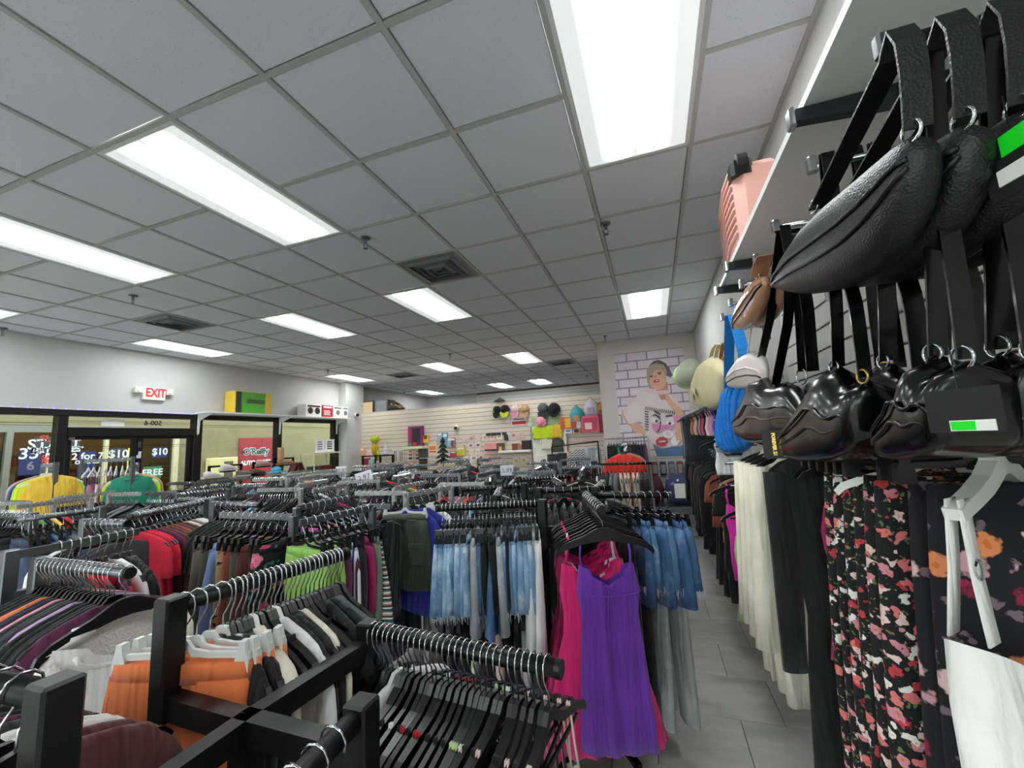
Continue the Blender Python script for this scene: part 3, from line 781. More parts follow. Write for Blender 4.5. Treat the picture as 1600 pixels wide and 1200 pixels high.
def g_cami(seed, L=.42, hw=.155, hem=None, strap=.165, hd=.016, amp=.010, n=26, vneck=.06, sw=.008, frq=None):
    rg = random.Random(seed); ph = rg.uniform(0, 6); fr = frq or rg.uniform(30, 42); mb = MB(); hem = hem or hw*1.1
    z0 = -.12-strap
    for s in (-1, 1):
        for y in (-.006, .006):
            mb.ribbon([(s*.10, y*.4, -.118), (s*.108, y, -.12-strap*.5), (s*(hw*.78), y*1.6, z0+.01)], sw, .002, (1, 0, 0))
    rows = [(z0, hw*.86), (z0-.07, hw), (z0-.16, hw*.88), (z0-.28, hw*.94), (z0-L, hem)]
    sm = lerp_rows(rows, 9); st = len(mb.v)
    mb.rings([(0, 0, z, w, hd*(1+.6*k/9), amp*(.25+k/9), fr, ph+.08*k) for k, (z, w) in enumerate(sm)], n)
    for i in range(n):                       # V neckline on the top ring
        x, y, z = mb.v[st+i]
        mb.v[st+i] = (x, y, z-vneck*(1-abs(x)/(hw*.86))**1.2 + (.02 if abs(x) > hw*.5 else 0))
    mb.f = [f for f in mb.f if not (len(f) == n and f[0] == st)]
    return mb.mesh('cloth', True)
def g_bottom(seed, L=.32, hw=.165, flare=1.0, hd=.022, amp=.006, n=16, top=-.118, gap=.012):
    """shorts or trousers: hips and two legs"""
    rg = random.Random(seed); ph = rg.uniform(0, 6); fr = rg.uniform(30, 50); mb = MB(); cr = min(.22, L*.55)
    rows = lerp_rows([(top, hw*.86), (top-.04, hw*.88), (top-cr, hw*.85)], 5)
    mb.rings([(0, 0, z, w, hd*(.72-.06*k), amp*.2*k, fr, ph) for k, (z, w) in enumerate(rows)], n+4)
    lw = hw*.5
    for s in (-1, 1):
        z0 = top-.03
        mb.rings([(s*(lw*(.86+.14*min(1, q*3))+gap*q*.5), 0, z0-(L-.03)*q, lw*(.93+.10*min(1, q*3))*(1+(flare-1)*q)*(1-.08*q*(flare < 1.05)), hd*(.9+.35*q), amp*(.3+1.2*q), fr, ph+s) for q in (0, .15, .33, .55, .78, 1)], n)
    mb.rings([(0, 0, top+.002, hw*.875, hd*.8, 0, 1, 0), (0, 0, top-.036, hw*.915, hd*.9, 0, 1, 0)], n+4)
    return mb.mesh('cloth', True)
def g_skirt(seed, L=.42, hw=.15, hem=.22, hd=.02, amp=.014, n=30, top=-.118, fr=None):
    rg = random.Random(seed); ph = rg.uniform(0, 6); fr = fr or rg.uniform(45, 70); mb = MB()
    sm = lerp_rows([(top, hw*.8), (top-.05, hw*.86), (top-L*.5, (hw+hem)*.5), (top-L, hem)], 8)
    mb.rings([(0, 0, z, w, hd*(.7+.6*k/8), amp*k/8, fr, ph+.05*k) for k, (z, w) in enumerate(sm)], n)
    return mb.mesh('cloth', True)
G = {
 'tee': [g_top(s, .56, sleeve='short') for s in range(4)],
 'crop': [g_top(s+10, .38, .195, sleeve='short') for s in range(3)],
 'longsleeve': [g_top(s+20, .60, sleeve='long') for s in range(3)],
 'tank': [g_top(s+30, .50, .165, sleeve=None, neck=.09) for s in range(3)],
 'cardigan': [g_top(s+40, .68, .215, sleeve='long', hd=.02) for s in range(2)],
 'cami': [g_cami(s) for s in range(3)],
 'slip': [g_cami(s+5, .74, .15, .19) for s in range(3)],
 'shorts': [g_bottom(s, .33) for s in range(4)],
 'longshorts': [g_bottom(s+4, .42, .175) for s in range(2)],
 'jeans': [g_bottom(s+8, .88, .165) for s in range(3)],
 'flare': [g_bottom(s+12, .52, .15, 1.35) for s in range(2)],
 'skirt': [g_skirt(s) for s in range(3)],
 'bikini': [g_cami(s+30, .13, .12, .10, .10) for s in range(3)],
 'midi': [g_skirt(s+6, .80, .13, .2) for s in range(2)],
}
NAMES = dict(tee='t_shirt', crop='crop_top', longsleeve='long_sleeve_top', tank='tank_top', cardigan='jacket', cami='camisole', slip='slip_dress', shorts='shorts', longshorts='long_shorts',
             jeans='jeans', flare='flared_trousers', skirt='skirt', bikini='bikini', midi='midi_skirt')
CATS = dict(tee='shirt', crop='shirt', longsleeve='shirt', tank='tank top', cardigan='jacket', cami='camisole', slip='dress', shorts='shorts', longshorts='shorts', jeans='jeans', flare='trousers', skirt='skirt', bikini='bikini top', midi='skirt')
WORDS = dict(tee='t-shirt', crop='crop top', longsleeve='long-sleeved top', tank='tank top', cardigan='jacket', cami='camisole', slip='slip dress', shorts='shorts', longshorts='long shorts',
             jeans='jeans', flare='flared trousers', skirt='skirt', bikini='bikini top', midi='long skirt')
CLIPPED = {'shorts', 'longshorts', 'jeans', 'flare', 'skirt', 'midi'}
for k in G:
    for me in G[k]: clean(me)

def cl(name, *rgb, **kw): return mat('cloth_'+name, rgb, kw.pop('rough', .85), kind=kw.pop('kind', 'cloth'), **kw)
K = dict(
 black=cl('black', 11, 11, 13), charcoal=cl('charcoal', 46, 46, 50), grey=cl('grey', 122, 124, 126), lightgrey=cl('light_grey', 176, 178, 178), white=cl('white', 232, 231, 230), cream=cl('cream', 226, 218, 198),
 slate=cl('slate', 74, 84, 86), navy=cl('navy', 24, 28, 48), blue=cl('royal_blue', 24, 40, 140), periwinkle=cl('periwinkle', 140, 164, 218), skyblue=cl('sky_blue', 120, 176, 214), teal=cl('teal', 30, 120, 130),
 red=cl('red', 190, 28, 38), crimson=cl('crimson', 206, 24, 58), magenta=cl('magenta', 170, 22, 92), hotpink=cl('hot_pink', 236, 36, 124), fuchsia=cl('fuchsia', 224, 44, 170), pink=cl('pink', 232, 150, 170), palepink=cl('pale_pink', 226, 196, 196),
 purple=cl('purple', 112, 54, 174), plum=cl('plum', 84, 24, 62), lilac=cl('lilac', 190, 160, 200), brown=cl('brown', 92, 48, 38), rust=cl('rust', 140, 70, 50), tan=cl('tan', 190, 150, 110), taupe=cl('taupe', 110, 98, 88),
 olive=cl('olive', 72, 76, 58), cargo=cl('cargo_olive', 68, 76, 62), sage=cl('sage', 110, 122, 110), lime=cl('lime', 140, 186, 78), neon=cl('neon_lime', 196, 218, 30), palegreen=cl('pale_green', 188, 216, 150), green=cl('green', 20, 122, 96), midgreen=cl('mid_green', 70, 140, 60),
 yellow=cl('yellow', 222, 182, 58), orange=cl('orange', 232, 122, 66), coral=cl('coral', 240, 62, 50), peach=cl('peach', 236, 170, 130),
 denim=cl('denim', 96, 134, 172, kind='denim'), lightdenim=cl('light_denim', 132, 166, 198, kind='denim', hi=(214, 226, 238)), darkdenim=cl('dark_denim', 44, 60, 86, kind='denim', hi=(96, 120, 150)), middenim=cl('mid_denim', 68, 104, 148, kind='denim', hi=(140, 170, 200)),
 acid=cl('acid_grey_denim', 166, 172, 178, kind='denim', hi=(224, 226, 228)), blackdenim=cl('black_denim', 28, 28, 32, kind='denim', hi=(60, 60, 66)),
 floral=cl('black_bright_floral', 16, 15, 18, kind='floral', scale=15, size=.40, pal=((226, 120, 150), (240, 200, 210), (236, 214, 140), (200, 60, 110), (240, 240, 236)), leaf=(60, 120, 120)),
 darkfloral=cl('black_pink_floral', 18, 17, 20, kind='floral', scale=40, size=.38, warp=.035, pal=((226, 120, 120), (238, 206, 200), (196, 60, 70), (240, 232, 226), (214, 140, 150)), leaf=(110, 120, 70)),
 sparsefloral=cl('black_sparse_floral', 20, 18, 24, kind='floral', scale=15, size=.27, pal=((214, 160, 170), (150, 30, 70), (200, 150, 160), (226, 190, 190), (230, 140, 90)), leaf=(120, 100, 110)),
 palefloral=cl('pale_green_floral', 214, 222, 220, kind='floral', scale=12, size=.30, pal=((200, 214, 110), (236, 240, 236), (176, 196, 120)), leaf=(190, 206, 170)),
 leopard=cl('leopard', 176, 140, 100, kind='floral', scale=40, size=.3, pal=((40, 30, 24), (60, 44, 34), (30, 24, 20)), leaf=(150, 110, 80), eye=(120, 90, 60)),
 spots=cl('white_black_spots', 228, 226, 220, kind='floral', scale=26, size=.2, pal=((30, 30, 30), (44, 40, 40)), leaf=(222, 220, 214), eye=(60, 60, 60)),
 stripes=cl('blue_white_stripes', 220, 220, 220, kind='stripe', dir=(1, 0, 0), freq=26, pal=((226, 228, 236), (48, 70, 150), (226, 228, 236), (90, 40, 60))),
 knit=cl('multicolour_knit_stripes', 220, 220, 220, kind='stripe', freq=22, pal=((220, 216, 206), (40, 40, 44), (190, 120, 120), (220, 216, 206), (70, 120, 116), (50, 46, 50))),
 lace=cl('white_lace', 238, 235, 226, kind='lace', scale=150), crochet=cl('white_crochet', 226, 222, 216, kind='lace', scale=80), redlace=cl('red_lace', 214, 26, 62, kind='lace', scale=50),
 linen=cl('white_linen', 238, 236, 232, bump=.8), zigzag=cl('grey_zigzag_knit', kind='zigzag') if False else mat('cloth_grey_zigzag_knit', None, .9, kind='zigzag'),
)
CN = dict(lightgrey='light grey', periwinkle='periwinkle blue', skyblue='sky blue', hotpink='hot pink', palepink='pale pink', neon='neon yellow-green', palegreen='pale green', midgreen='bright green', denim='blue denim', lightdenim='pale blue denim', darkdenim='dark denim', middenim='mid-blue denim',
          acid='grey acid-washed denim', blackdenim='black denim', floral='black bright-flowered', darkfloral='black pink-flowered', sparsefloral='dark big-flowered', palefloral='pale green-flowered', leopard='leopard print', spots='white black-spotted', stripes='blue and white striped', knit='multicoloured striped knit',
          lace='white lace', crochet='white crochet', redlace='red lace', linen='white linen', blue='royal blue', cargo='dark olive', zigzag='grey zigzag knit')
def cname(c): return CN.get(c, c)

def garment(kind, colr, loc, rot, where, group=None, mesh=None, name=None, label=None, scale=None):
    me = mesh or random.choice(G[kind])
    o = link(name or NAMES[kind], me, K[colr], None, loc, rot)
    if scale: o.scale = scale
    tag(o, label or (cname(colr)+' '+WORDS[kind]+' '+where), CATS.get(kind, 'garment'), group or (WORDS[kind]+' '+where))
    return o
H_COLS = {'b': BLKPL, 'w': WHTPL, 'c': CLIPW}
ords = ['first', 'second', 'third', 'fourth', 'fifth', 'sixth', 'seventh', 'eighth', 'ninth', 'tenth', 'eleventh', 'twelfth', 'thirteenth', 'fourteenth', 'fifteenth', 'sixteenth', 'seventeenth', 'eighteenth', 'nineteenth', 'twentieth', 'twenty-first', 'twenty-second', 'twenty-third', 'twenty-fourth', 'twenty-fifth', 'twenty-sixth', 'twenty-seventh', 'twenty-eighth', 'twenty-ninth', 'thirtieth']
def hang(p0, p1, z, items, where, near=True, t0=.05, t1=.97, hk='slim', yaw=.10, yaw0=0., frm='the post'):
    """fill a rail from p0 to p1 at height z; items 'kind colour [hanger colour][*n]'"""
    lst = []
    for it in items:
        it, _, n = it.partition('*')
        lst += [it.split()]*int(n or 1)
    d = np.array(p1, float)-np.array(p0, float); ang = math.atan2(d[1], d[0])-math.pi/2
    seen = {}; w2 = where[7:] if where.startswith('on the ') else where
    def which(desc):
        tot = sum(1 for x in alld if x == desc)
        if tot < 2: return desc+' '+where
        seen[desc] = seen.get(desc, 0)+1
        return '%s %s from %s, %s' % (ords[seen[desc]-1], desc, frm, w2)
    hnm = lambda it: {'b': 'black', 'w': 'white', 'c': 'clear white'}[it[2] if len(it) > 2 else 'b'] + (' clip' if it[0] in CLIPPED else '') + ' hanger'
    alld = [cname(it[1])+' '+WORDS[it[0]] for it in lst if it[0] != 'none'] + [hnm(it) for it in lst]
    for i, it in enumerate(lst):
        t = t0+(t1-t0)*(i+.5)/len(lst)
        q = np.array(p0)+d*t
        kd, co = it[0], it[1]; hc = it[2] if len(it) > 2 else 'b'
        rot = (random.uniform(-.05, .05), 0, ang+yaw0+random.uniform(-yaw, yaw))
        loc = (q[0], q[1], z)
        kk = 'clip' if kd in CLIPPED else hk
        hn = hnm(it)
        hanger(loc, rot, kk, H_COLS[hc], which(hn) if near else '', hn+' '+where, near)
        if kd != 'none': garment(kd, co, loc, rot, where, label=which(cname(co)+' '+WORDS[kd]))

def rack(label, c, zc, arms, m, flat=False, base=True, colr=.02, name='clothing_rack', footr=.36):
    """arms: (post xy, end xy, z). Posts stand on the ends of a cross at height zc carried by a centre column on castors"""
    t = thing(name, label, 'clothing rack', (c[0], c[1], 0))
    L = lambda p: (p[0]-c[0], p[1]-c[1])
    for arm in arms:
        post, end, z = arm[:3]; flat_ = arm[3] if len(arm) > 3 else flat
        px, py = L(post); ex, ey = L(end)
        if abs(px)+abs(py) > .03: obj('cross_arm', MB().bar((0, 0, zc), (px, py, zc), .034, .042), m, t)
        lo, hi = min(zc-.03, z-.03), max(z+(.006 if flat else .022), zc+.02)
        pw = .016 if flat else .022
        obj('post', MB().bev(px-pw, px+pw, py-pw, py+pw, lo, hi, .004), m, t)
        if flat_: obj('rail', MB().bar((px, py, z), (ex, ey, z), .014, .030), m, t)
        else:
            r = obj('rail', MB().tube([(px, py, z), (ex, ey, z)], .017, 14), m, t, True)
            u = np.array((ex-px, ey-py)); u /= np.linalg.norm(u)
            obj('end_cap', MB().tube([(ex-u[0]*.004, ey-u[1]*.004, z), (ex+u[0]*.008, ey+u[1]*.008, z)], .0185, 14), BLKPL, r)
    if base:
        obj('column', MB().box(-colr, colr, -colr, colr, .10, zc-.015), m, t)
        for k in range(4):
            a = k*math.pi/2+.6
            e = (footr*math.cos(a), footr*math.sin(a))
            f = obj('foot', MB().bar((0, 0, .095), (e[0], e[1], .085), .03, .03), m, t)
            obj('castor', MB().lathe([(.012, -.014), (.028, -.012), (.03, 0), (.028, .012), (.012, .014)], (e[0], e[1], .030), 12, 'y').tube([(e[0], e[1], .03), (e[0], e[1], .08)], .008, 6), RUBBER, f)
    return t
def pin(c, rot, z, a=.25, L=.42, zs=(0, 0, 0, 0)):
    """four pinwheel arms: A (+y side rail), B, C, D; returns arms in that order"""
    R = lambda x, y: (c[0]+x*math.cos(rot)-y*math.sin(rot), c[1]+x*math.sin(rot)+y*math.cos(rot))
    return [(R(-a, 0), R(-a, L), z+zs[0]), (R(0, a), R(L, a), z+zs[1]), (R(a, 0), R(a, -L), z+zs[2]), (R(0, -a), R(-L, -a), z+zs[3])]
# ================================================================== racks and what hangs on them
# frayed hems for cut-off denim
rf = random.Random(5); mb = MB()
for s in (-1, 1):
    for k in range(34):
        x = s*.083+rf.uniform(-.085, .085); l = rf.uniform(.008, .035); y = rf.choice((-1, 1))*rf.uniform(.012, .026)
        mb.ribbon([(x, y, -.440), (x+rf.uniform(-.006, .006), y+rf.uniform(-.006, .006), -.450-l)], .0035, .001, (1, 0, 0))
FRAY = mb.mesh('frayed_hem')
FRAYM = mat('frayed_threads', (206, 216, 226), .9)
_g0 = garment
def garment(kind, colr, *a, **k):
    o = _g0(kind, colr, *a, **k)
    if kind == 'shorts' and 'denim' in colr and colr != 'blackdenim' or (kind == 'shorts' and colr == 'acid'): link('frayed_hem', FRAY, FRAYM, o)
    return o

# ---- rack 1, black, nearest
W1 = 'the nearest black rack'
arms1 = [((-.995, .634), (-.907, 1.05), 1.368), ((-.73, .93), (-.225, .868), 1.222), ((-.494, .612), (-.478, .22), 1.25), ((-.756, .35), (-1.22, .33), 1.385)]
rack('black four-armed clothes rack nearest the viewer, with orange shorts', (-.756, .622), 1.185, arms1, BLACKM)
hang(*arms1[0], ['crop black*3', 'cami white', 'cardigan cream w', 'cami black*3', 'crop white w', 'crop black*3', 'crop cream', 'cami black*4', 'tee black*2', 'tee slate*2', 'cami black*2'], 'on the back arm of '+W1, hk='slim', t0=.26)
hang((-.995, .634), (-.907, 1.05), 1.368, ['longshorts orange c*4'], 'on the back arm of '+W1, t0=.03, t1=.26, yaw0=.45, yaw=.05)
hang(*arms1[1], ['cami black*3', 'cami crochet', 'cami black', 'tee white w', 'cami spots', 'cami black*2', 'cami spots', 'cami black', 'cami red', 'cami black', 'cami red*2', 'cami black*3', 'cami palegreen*2', 'cami white', 'cami black*2', 'cami palepink', 'cami black*2', 'cami palepink', 'cami black', 'cami cream*2'],
     'on the aisle arm of '+W1, yaw=.07, t0=.02)
hang(*arms1[2], ['crop crochet', 'crop white', 'crop black*3'], 'on the near arm of '+W1, t0=.12, t1=.6)
hang(*arms1[3], ['crop brown', 'crop brown', 'crop crochet', 'crop crochet', 'crop charcoal', 'crop plum', 'crop black*3'], 'on the bottom corner arm of '+W1, t0=.10, t1=.9)

# ---- rack 2, black, slip dresses and cut-off denim
W2 = 'the slip dress rack'
arms2 = pin((-.63, 2.27), .30, 1.36, .25, .44)
arms2[3] = (arms2[3][0], (-1.06, 1.885), 1.36); arms2[2] = (arms2[2][0], (-.245, 1.87), 1.36)
rack('black four-armed rack of slip dresses and frayed denim shorts beside the aisle', (-.63, 2.27), 1.18, arms2, BLACKM)
hang(*arms2[3], ['flare white*2', 'shorts lightdenim*4', 'shorts denim*2', 'shorts black', 'longshorts acid', 'skirt middenim', 'shorts black*2', 'shorts middenim', 'shorts middenim', 'longshorts acid', 'shorts lightdenim*3', 'shorts denim', 'shorts lightdenim*2', 'shorts denim*2'],
     'on the denim arm of '+W2, yaw=.08)
P2 = 'on the dress arm of '+W2
d = np.array(arms2[2][1])-np.array(arms2[2][0]); ang2 = math.atan2(d[1], d[0])-math.pi/2
hero = {c: clean(g_cami(70+i, L, hw, hem, st, hd=.028, amp=(.011 if c == 'purple' else .022), n=96, sw=.007, frq=78+9*i)) for i, (c, L, hw, hem, st) in enumerate((('purple', .70, .135, .158, .125), ('hotpink', .74, .16, .28, .13), ('white', .66, .145, .19, .14), ('magenta', .76, .16, .26, .13), ('black', .7, .14, .17, .13)))}
seq = ['black', 'hotpink', 'magenta', 'hotpink', 'hotpink', 'magenta', 'white', 'hotpink', 'purple']
for i, c in enumerate(seq):
    t = .10+.88*i/(len(seq)-1); q = np.array(arms2[2][0])+d*t
    rot = (0, 0, ang2+random.uniform(-.10, .10)+(.0 if c == 'purple' else .10)); loc = (q[0], q[1], 1.36)
    hanger(loc, rot, 'wide', BLKPL, ords[i]+' black broad-shouldered hanger from the post, dress arm of '+W2, 'black broad hangers '+P2)
    if c != 'purple': loc = (loc[0]-.05, loc[1], loc[2])
    o = garment('slip', c, loc, rot, P2, mesh=hero[c], label=ords[i]+' dress from the post, '+cname(c)+', dress arm of '+W2)
    if c == 'purple':
        o['label'] = 'purple slip dress with thin straps and a tied neckline, front-most on its arm'
        z0 = -.12-.125
        mb = MB()
        for s in (-1, 1):
            mb.tube([(0, .046, z0-.062), (s*.016, .054, z0-.052), (s*.03, .052, z0-.066), (s*.012, .05, z0-.072), (0, .046, z0-.064)], .0022, 6)
            mb.tube([(0, .046, z0-.064), (s*.010, .05, z0-.12), (s*.016, .052, z0-.2)], .0022, 6)
        obj('neck_tie', mb, K['purple'], o)
        obj('bust_seam', MB().tube([(x, .034-.1*x*x, z0-.105+.9*x*x) for x in np.linspace(-.12, .12, 13)], .0028, 6), K['purple'], o)
hang(*arms2[1], ['tee black*8'], 'on the back arm of '+W2)
hang(*arms2[0], ['jeans black*3', 'longsleeve black*3', 'tee navy'], 'behind the denim shorts on '+W2)
# long darker trousers hanging low on the denim arm's lower bar
low = [((-.62, 2.10), (-1.05, 1.98), .93)]
rw = thing('lower_hang_bar', 'low black bar of trousers and skirts under the denim shorts', 'clothing rail', (0, 0, 0))
obj('bar', MB().tube([(-.60, 2.12, .93), (-1.10, 1.97, .93)], .012, 10), BLACKM, rw, True)
for q in ((-.60, 2.12), (-1.10, 1.97)): obj('upright', MB().box(q[0]-.014, q[0]+.014, q[1]-.014, q[1]+.014, 0, .945), BLACKM, rw)
hang((-.62, 2.115), (-1.06, 1.98), .935, ['jeans charcoal', 'flare lightgrey', 'jeans black*2', 'longshorts palepink', 'skirt black', 'skirt white', 'skirt palegreen', 'skirt black*2'], 'on the low bar under the denim shorts')

# ---- rack 3 (single arm of cut-off jeans in the aisle)
W3 = 'the aisle jeans rack'
arms3 = [((-.36, 2.46), (.05, 2.44), 1.34), ((-.36, 2.50), (-.36, 2.95), 1.36), ((-.36, 2.54), (.04, 2.66), 1.14)]
rack('black two-armed rack of blue jeans shorts standing at the aisle', (-.36, 2.48), 1.2, arms3, BLACKM, footr=.26)
hang(*arms3[0], ['jeans black', 'shorts darkdenim', 'longshorts middenim', 'shorts denim', 'longshorts middenim', 'shorts denim', 'longshorts middenim', 'shorts middenim'], 'on '+W3, t0=.2, t1=1.0, yaw=.08, yaw0=.75)
hang(*arms3[1], ['tee black*5', 'tee grey*2'], 'on the rear arm of '+W3)
hang(*arms3[2], ['jeans charcoal', 'jeans lightgrey', 'jeans lightgrey'], 'on the low arm of '+W3, t0=.3, t1=.95, yaw0=.3)

# ---- rack 4, steel: lime shorts, bright floral shorts
W4 = 'the lime shorts rack'
arms4 = [((-1.95, 1.87), (-1.92, 2.27), 1.36), ((-1.70, 2.12), (-1.50, 2.12), 1.33), ((-1.46, 1.90), (-1.545, 1.50), 1.36), ((-1.72, 1.63), (-2.26, 1.66), 1.36)]
rack('grey steel four-armed rack with lime green shorts and flowered shorts', (-1.70, 1.87), 1.22, arms4, STEEL, True)
hang(*arms4[2], ['skirt knit', 'longshorts sage', 'shorts magenta', 'longshorts black', 'shorts stripes', 'shorts plum', 'shorts lime*3'], 'on '+W4, t0=.05, t1=.99, yaw=.06)
hang(*arms4[3], ['longshorts floral', 'jeans black', 'jeans brown', 'jeans olive', 'jeans rust', 'jeans leopard', 'flare periwinkle', 'jeans olive', 'jeans taupe'], 'on the flowered-shorts arm of '+W4, t0=.06, t1=.98)
hang(*arms4[0], ['skirt fuchsia', 'bikini peach', 'bikini white', 'bikini orange', 'bikini skyblue', 'bikini black', 'bikini skyblue', 'bikini tan'], 'on the small-tops arm of '+W4)
hang(*arms4[1], ['tank black*2'], 'on the back arm of '+W4)

# ---- rack 5, steel: olive cargo shorts
W5 = 'the cargo shorts rack'
arms5 = [((-1.90, 2.73), (-1.88, 3.12), 1.36), ((-1.64, 2.97), (-1.22, 2.97), 1.36), ((-1.42, 2.73), (-1.535, 2.31), 1.365), ((-1.64, 2.49), (-2.06, 2.49), 1.36)]
rack('pale steel four-armed rack with olive cargo shorts at its front', (-1.64, 2.73), 1.22, arms5, STEELP, True)
hang(*arms5[2], ['tee black', 'tee charcoal', 'tee white w', 'tee blue', 'tee blue'], 'on the front arm of '+W5, t0=.1, t1=.86, yaw=.06)
hang(*arms5[3], ['jeans navy', 'jeans darkdenim', 'longsleeve brown', 'jeans sage', 'jeans black*2', 'tank cream', 'tee black'], 'on the trouser arm of '+W5)
hang(*arms5[0], ['tee black*7'], 'on the far arm of '+W5)
hang(*arms5[1], ['crop red', 'crop pink', 'tee lightgrey', 'crop coral', 'tee navy', 'crop lilac'], 'on the back arm of '+W5)
# cargo shorts, facing the viewer
loc = (-1.533, 2.315, 1.365); rot = (0, 0, ang2*0+.12)
hanger(loc, rot, 'clip', WHTPL, 'white clip hanger holding the olive cargo shorts', None)
cg = garment('longshorts', 'cargo', loc, rot, '', mesh=clean(g_bottom(91, .44, .165, 1.08, hd=.035, amp=.012, n=24)), name='cargo_shorts', label='dark olive cargo shorts with flap pockets facing the viewer', group='cargo shorts')
for s in (-1, 1):
    pk = obj('pocket', MB().bev(s*.10-.045, s*.10+.045, -.062, -.046, -.40, -.28, .006), K['cargo'], cg)
    obj('flap', MB().bev(s*.10-.048, s*.10+.048, -.066, -.058, -.305, -.275, .005), K['cargo'], pk)
obj('waist_tab', MB().bev(.03, .10, -.045, -.036, -.165, -.14, .004), K['cargo'], cg)

# brown skirt facing the viewer further back
q = P(747, 752, 'y', 3.05)
hanger(tuple(q), (0, 0, .1), 'clip', BLKPL, 'black clip hanger holding the dark brown skirt', None)
bs = garment('skirt', 'brown', tuple(q), (0, 0, .1), '', mesh=clean(g_skirt(301, .40, .17, .2, hd=.03, amp=.012, n=40)), label='dark brown skirt with a white tag behind the denim shorts', group='brown skirt')
obj('price_tag', MB().box(-.02, .02, -.055, -.05, -.24, -.17), CARDW, bs)
br0 = thing('clothing_rack', 'single steel arm carrying the dark brown skirt', 'clothing rack', (q[0], q[1], 0))
obj('rail', MB().tube([(0, -.04, q[2]), (0, .3, q[2])], .014, 10), STEEL, br0, True); obj('post', MB().box(-.016, .016, .28, .312, 0, q[2]+.02), STEEL, br0)
# ---- rack 6, steel at the lower corner: white lace top
W6 = 'the lace top rack'
arms6 = [((-2.30, .90), (-2.29, 1.30), 1.35), ((-2.22, .95), (-1.66, .925), 1.315)]
rack('steel rack of black hangers with one flat bar behind the white lace top', (-2.26, 1.02), 1.2, [arms6[0]+(True,), arms6[1]], STEEL, False, footr=.3)
hang(*arms6[0], ['tee black', 'tee charcoal', 'crop red', 'crop redlace', 'crop redlace', 'tee plum', 'crop white', 'tee black*2'], 'on the flat bar of '+W6, t0=.3)
hang(*arms6[1], ['tee black*4', 'crop orange', 'tee navy*2', 'crop pink', 'tee charcoal*3', 'crop lilac', 'tee black*4', 'crop plum'], 'on the crowded rail beside the white lace top', t0=.05, t1=.90)
loc = (-1.668, .925, 1.315); rot = (0, 0, math.radians(90)+math.pi+.05)
hanger(loc, rot, 'wide', BLKPL, 'black broad hanger holding the white lace top', None)
lt = garment('tank', 'lace', loc, rot, '', mesh=clean(g_cami(95, .60, .205, .22, .055, hd=.034, amp=.014, n=44, vneck=.07, sw=.06)), name='lace_top', label='white sleeveless lace top on the end of a rail near the corner', group='lace top')
lt.material_slots[0].material = K['white']
bk = [(-.16, -.15), (-.10, -.125), (.10, -.125), (.16, -.15), (.185, -.30), (-.185, -.30)]
obj('lace_back', MB().prism(bk, -.031, -.026), K['lace'], lt)
for s in (-1, 1): obj('lace_shoulder', MB().pillow([(s*.14, -.16), (s*.17, -.165), (s*.20, -.19), (s*.212, -.24)], [(s*.14, -.42), (s*.165, -.42), (s*.19, -.42), (s*.208, -.40)], .042, lambda a, b, q_: (a, q_, b), 7, .35), K['lace'], lt, True)
obj('neck_trim', MB().tube([(.14*math.sin(a), .036, -.175-.075*max(0, math.cos(a))**.8) for a in np.linspace(-1.45, 1.45, 13)], .006, 8), K['white'], lt, True)
pt = obj('price_tag', MB().box(-.03, .03, -.003, .003, -.05, .05), mat('clear_tag', (200, 204, 210), .3), lt, loc=(-.13, .056, -.44), rot=(0, 0, 0))
obj('green_sticker', MB().box(-.014, .014, .003, .006, .01, .035), GREENTAG, pt)

# ---- rack 7, steel: brown, white and red tops
W7 = 'the brown tops rack'
arms7 = [((-3.02, 2.10), (-2.86, 1.58), 1.36), ((-2.78, 2.0), (-2.36, 1.98), 1.36), ((-3.05, 2.2), (-3.45, 2.2), 1.36)]
rack('steel rack of brown, red and white tops behind the white lace top', (-2.95, 2.06), 1.22, arms7, STEEL, False)
hang(*arms7[0], ['tee black', 'longsleeve white', 'longsleeve white', 'longsleeve taupe', 'longsleeve cream', 'longsleeve brown*2', 'longsleeve rust', 'longsleeve brown*2', 'tee plum', 'crop redlace', 'crop crimson*2'], 'on the front arm of '+W7, t0=.02, yaw=.06)
hang(*arms7[1], ['tee black*8'], 'on the aisle-side arm of '+W7)
hang(*arms7[2], ['tee black*3', 'tee navy*3'], 'on the storefront-side arm of '+W7)
# ---- rack 8, steel: jeans at the picture's edge
W8 = 'the storefront jeans rack'
arms8 = [((-3.56, 1.80), (-3.62, 1.42), 1.36), ((-3.10, 1.50), (-2.74, 1.50), 1.34), ((-3.75, 1.55), (-4.12, 1.55), 1.36)]
rack('steel rack of dark and blue jeans at the storefront side', (-3.5, 1.62), 1.22, arms8, STEEL, False)
hang(*arms8[0], ['jeans black*2', 'jeans darkdenim*2', 'jeans middenim', 'jeans blackdenim*2', 'jeans darkdenim'], 'on the front arm of '+W8)
hang(*arms8[1], ['tee white w', 'tee black*3', 'jeans darkdenim', 'tee charcoal*2'], 'on the short arm of '+W8)
hang(*arms8[2], ['jeans blackdenim*3', 'jeans black*2', 'jeans middenim', 'jeans darkdenim'], 'on the edge arm of '+W8)

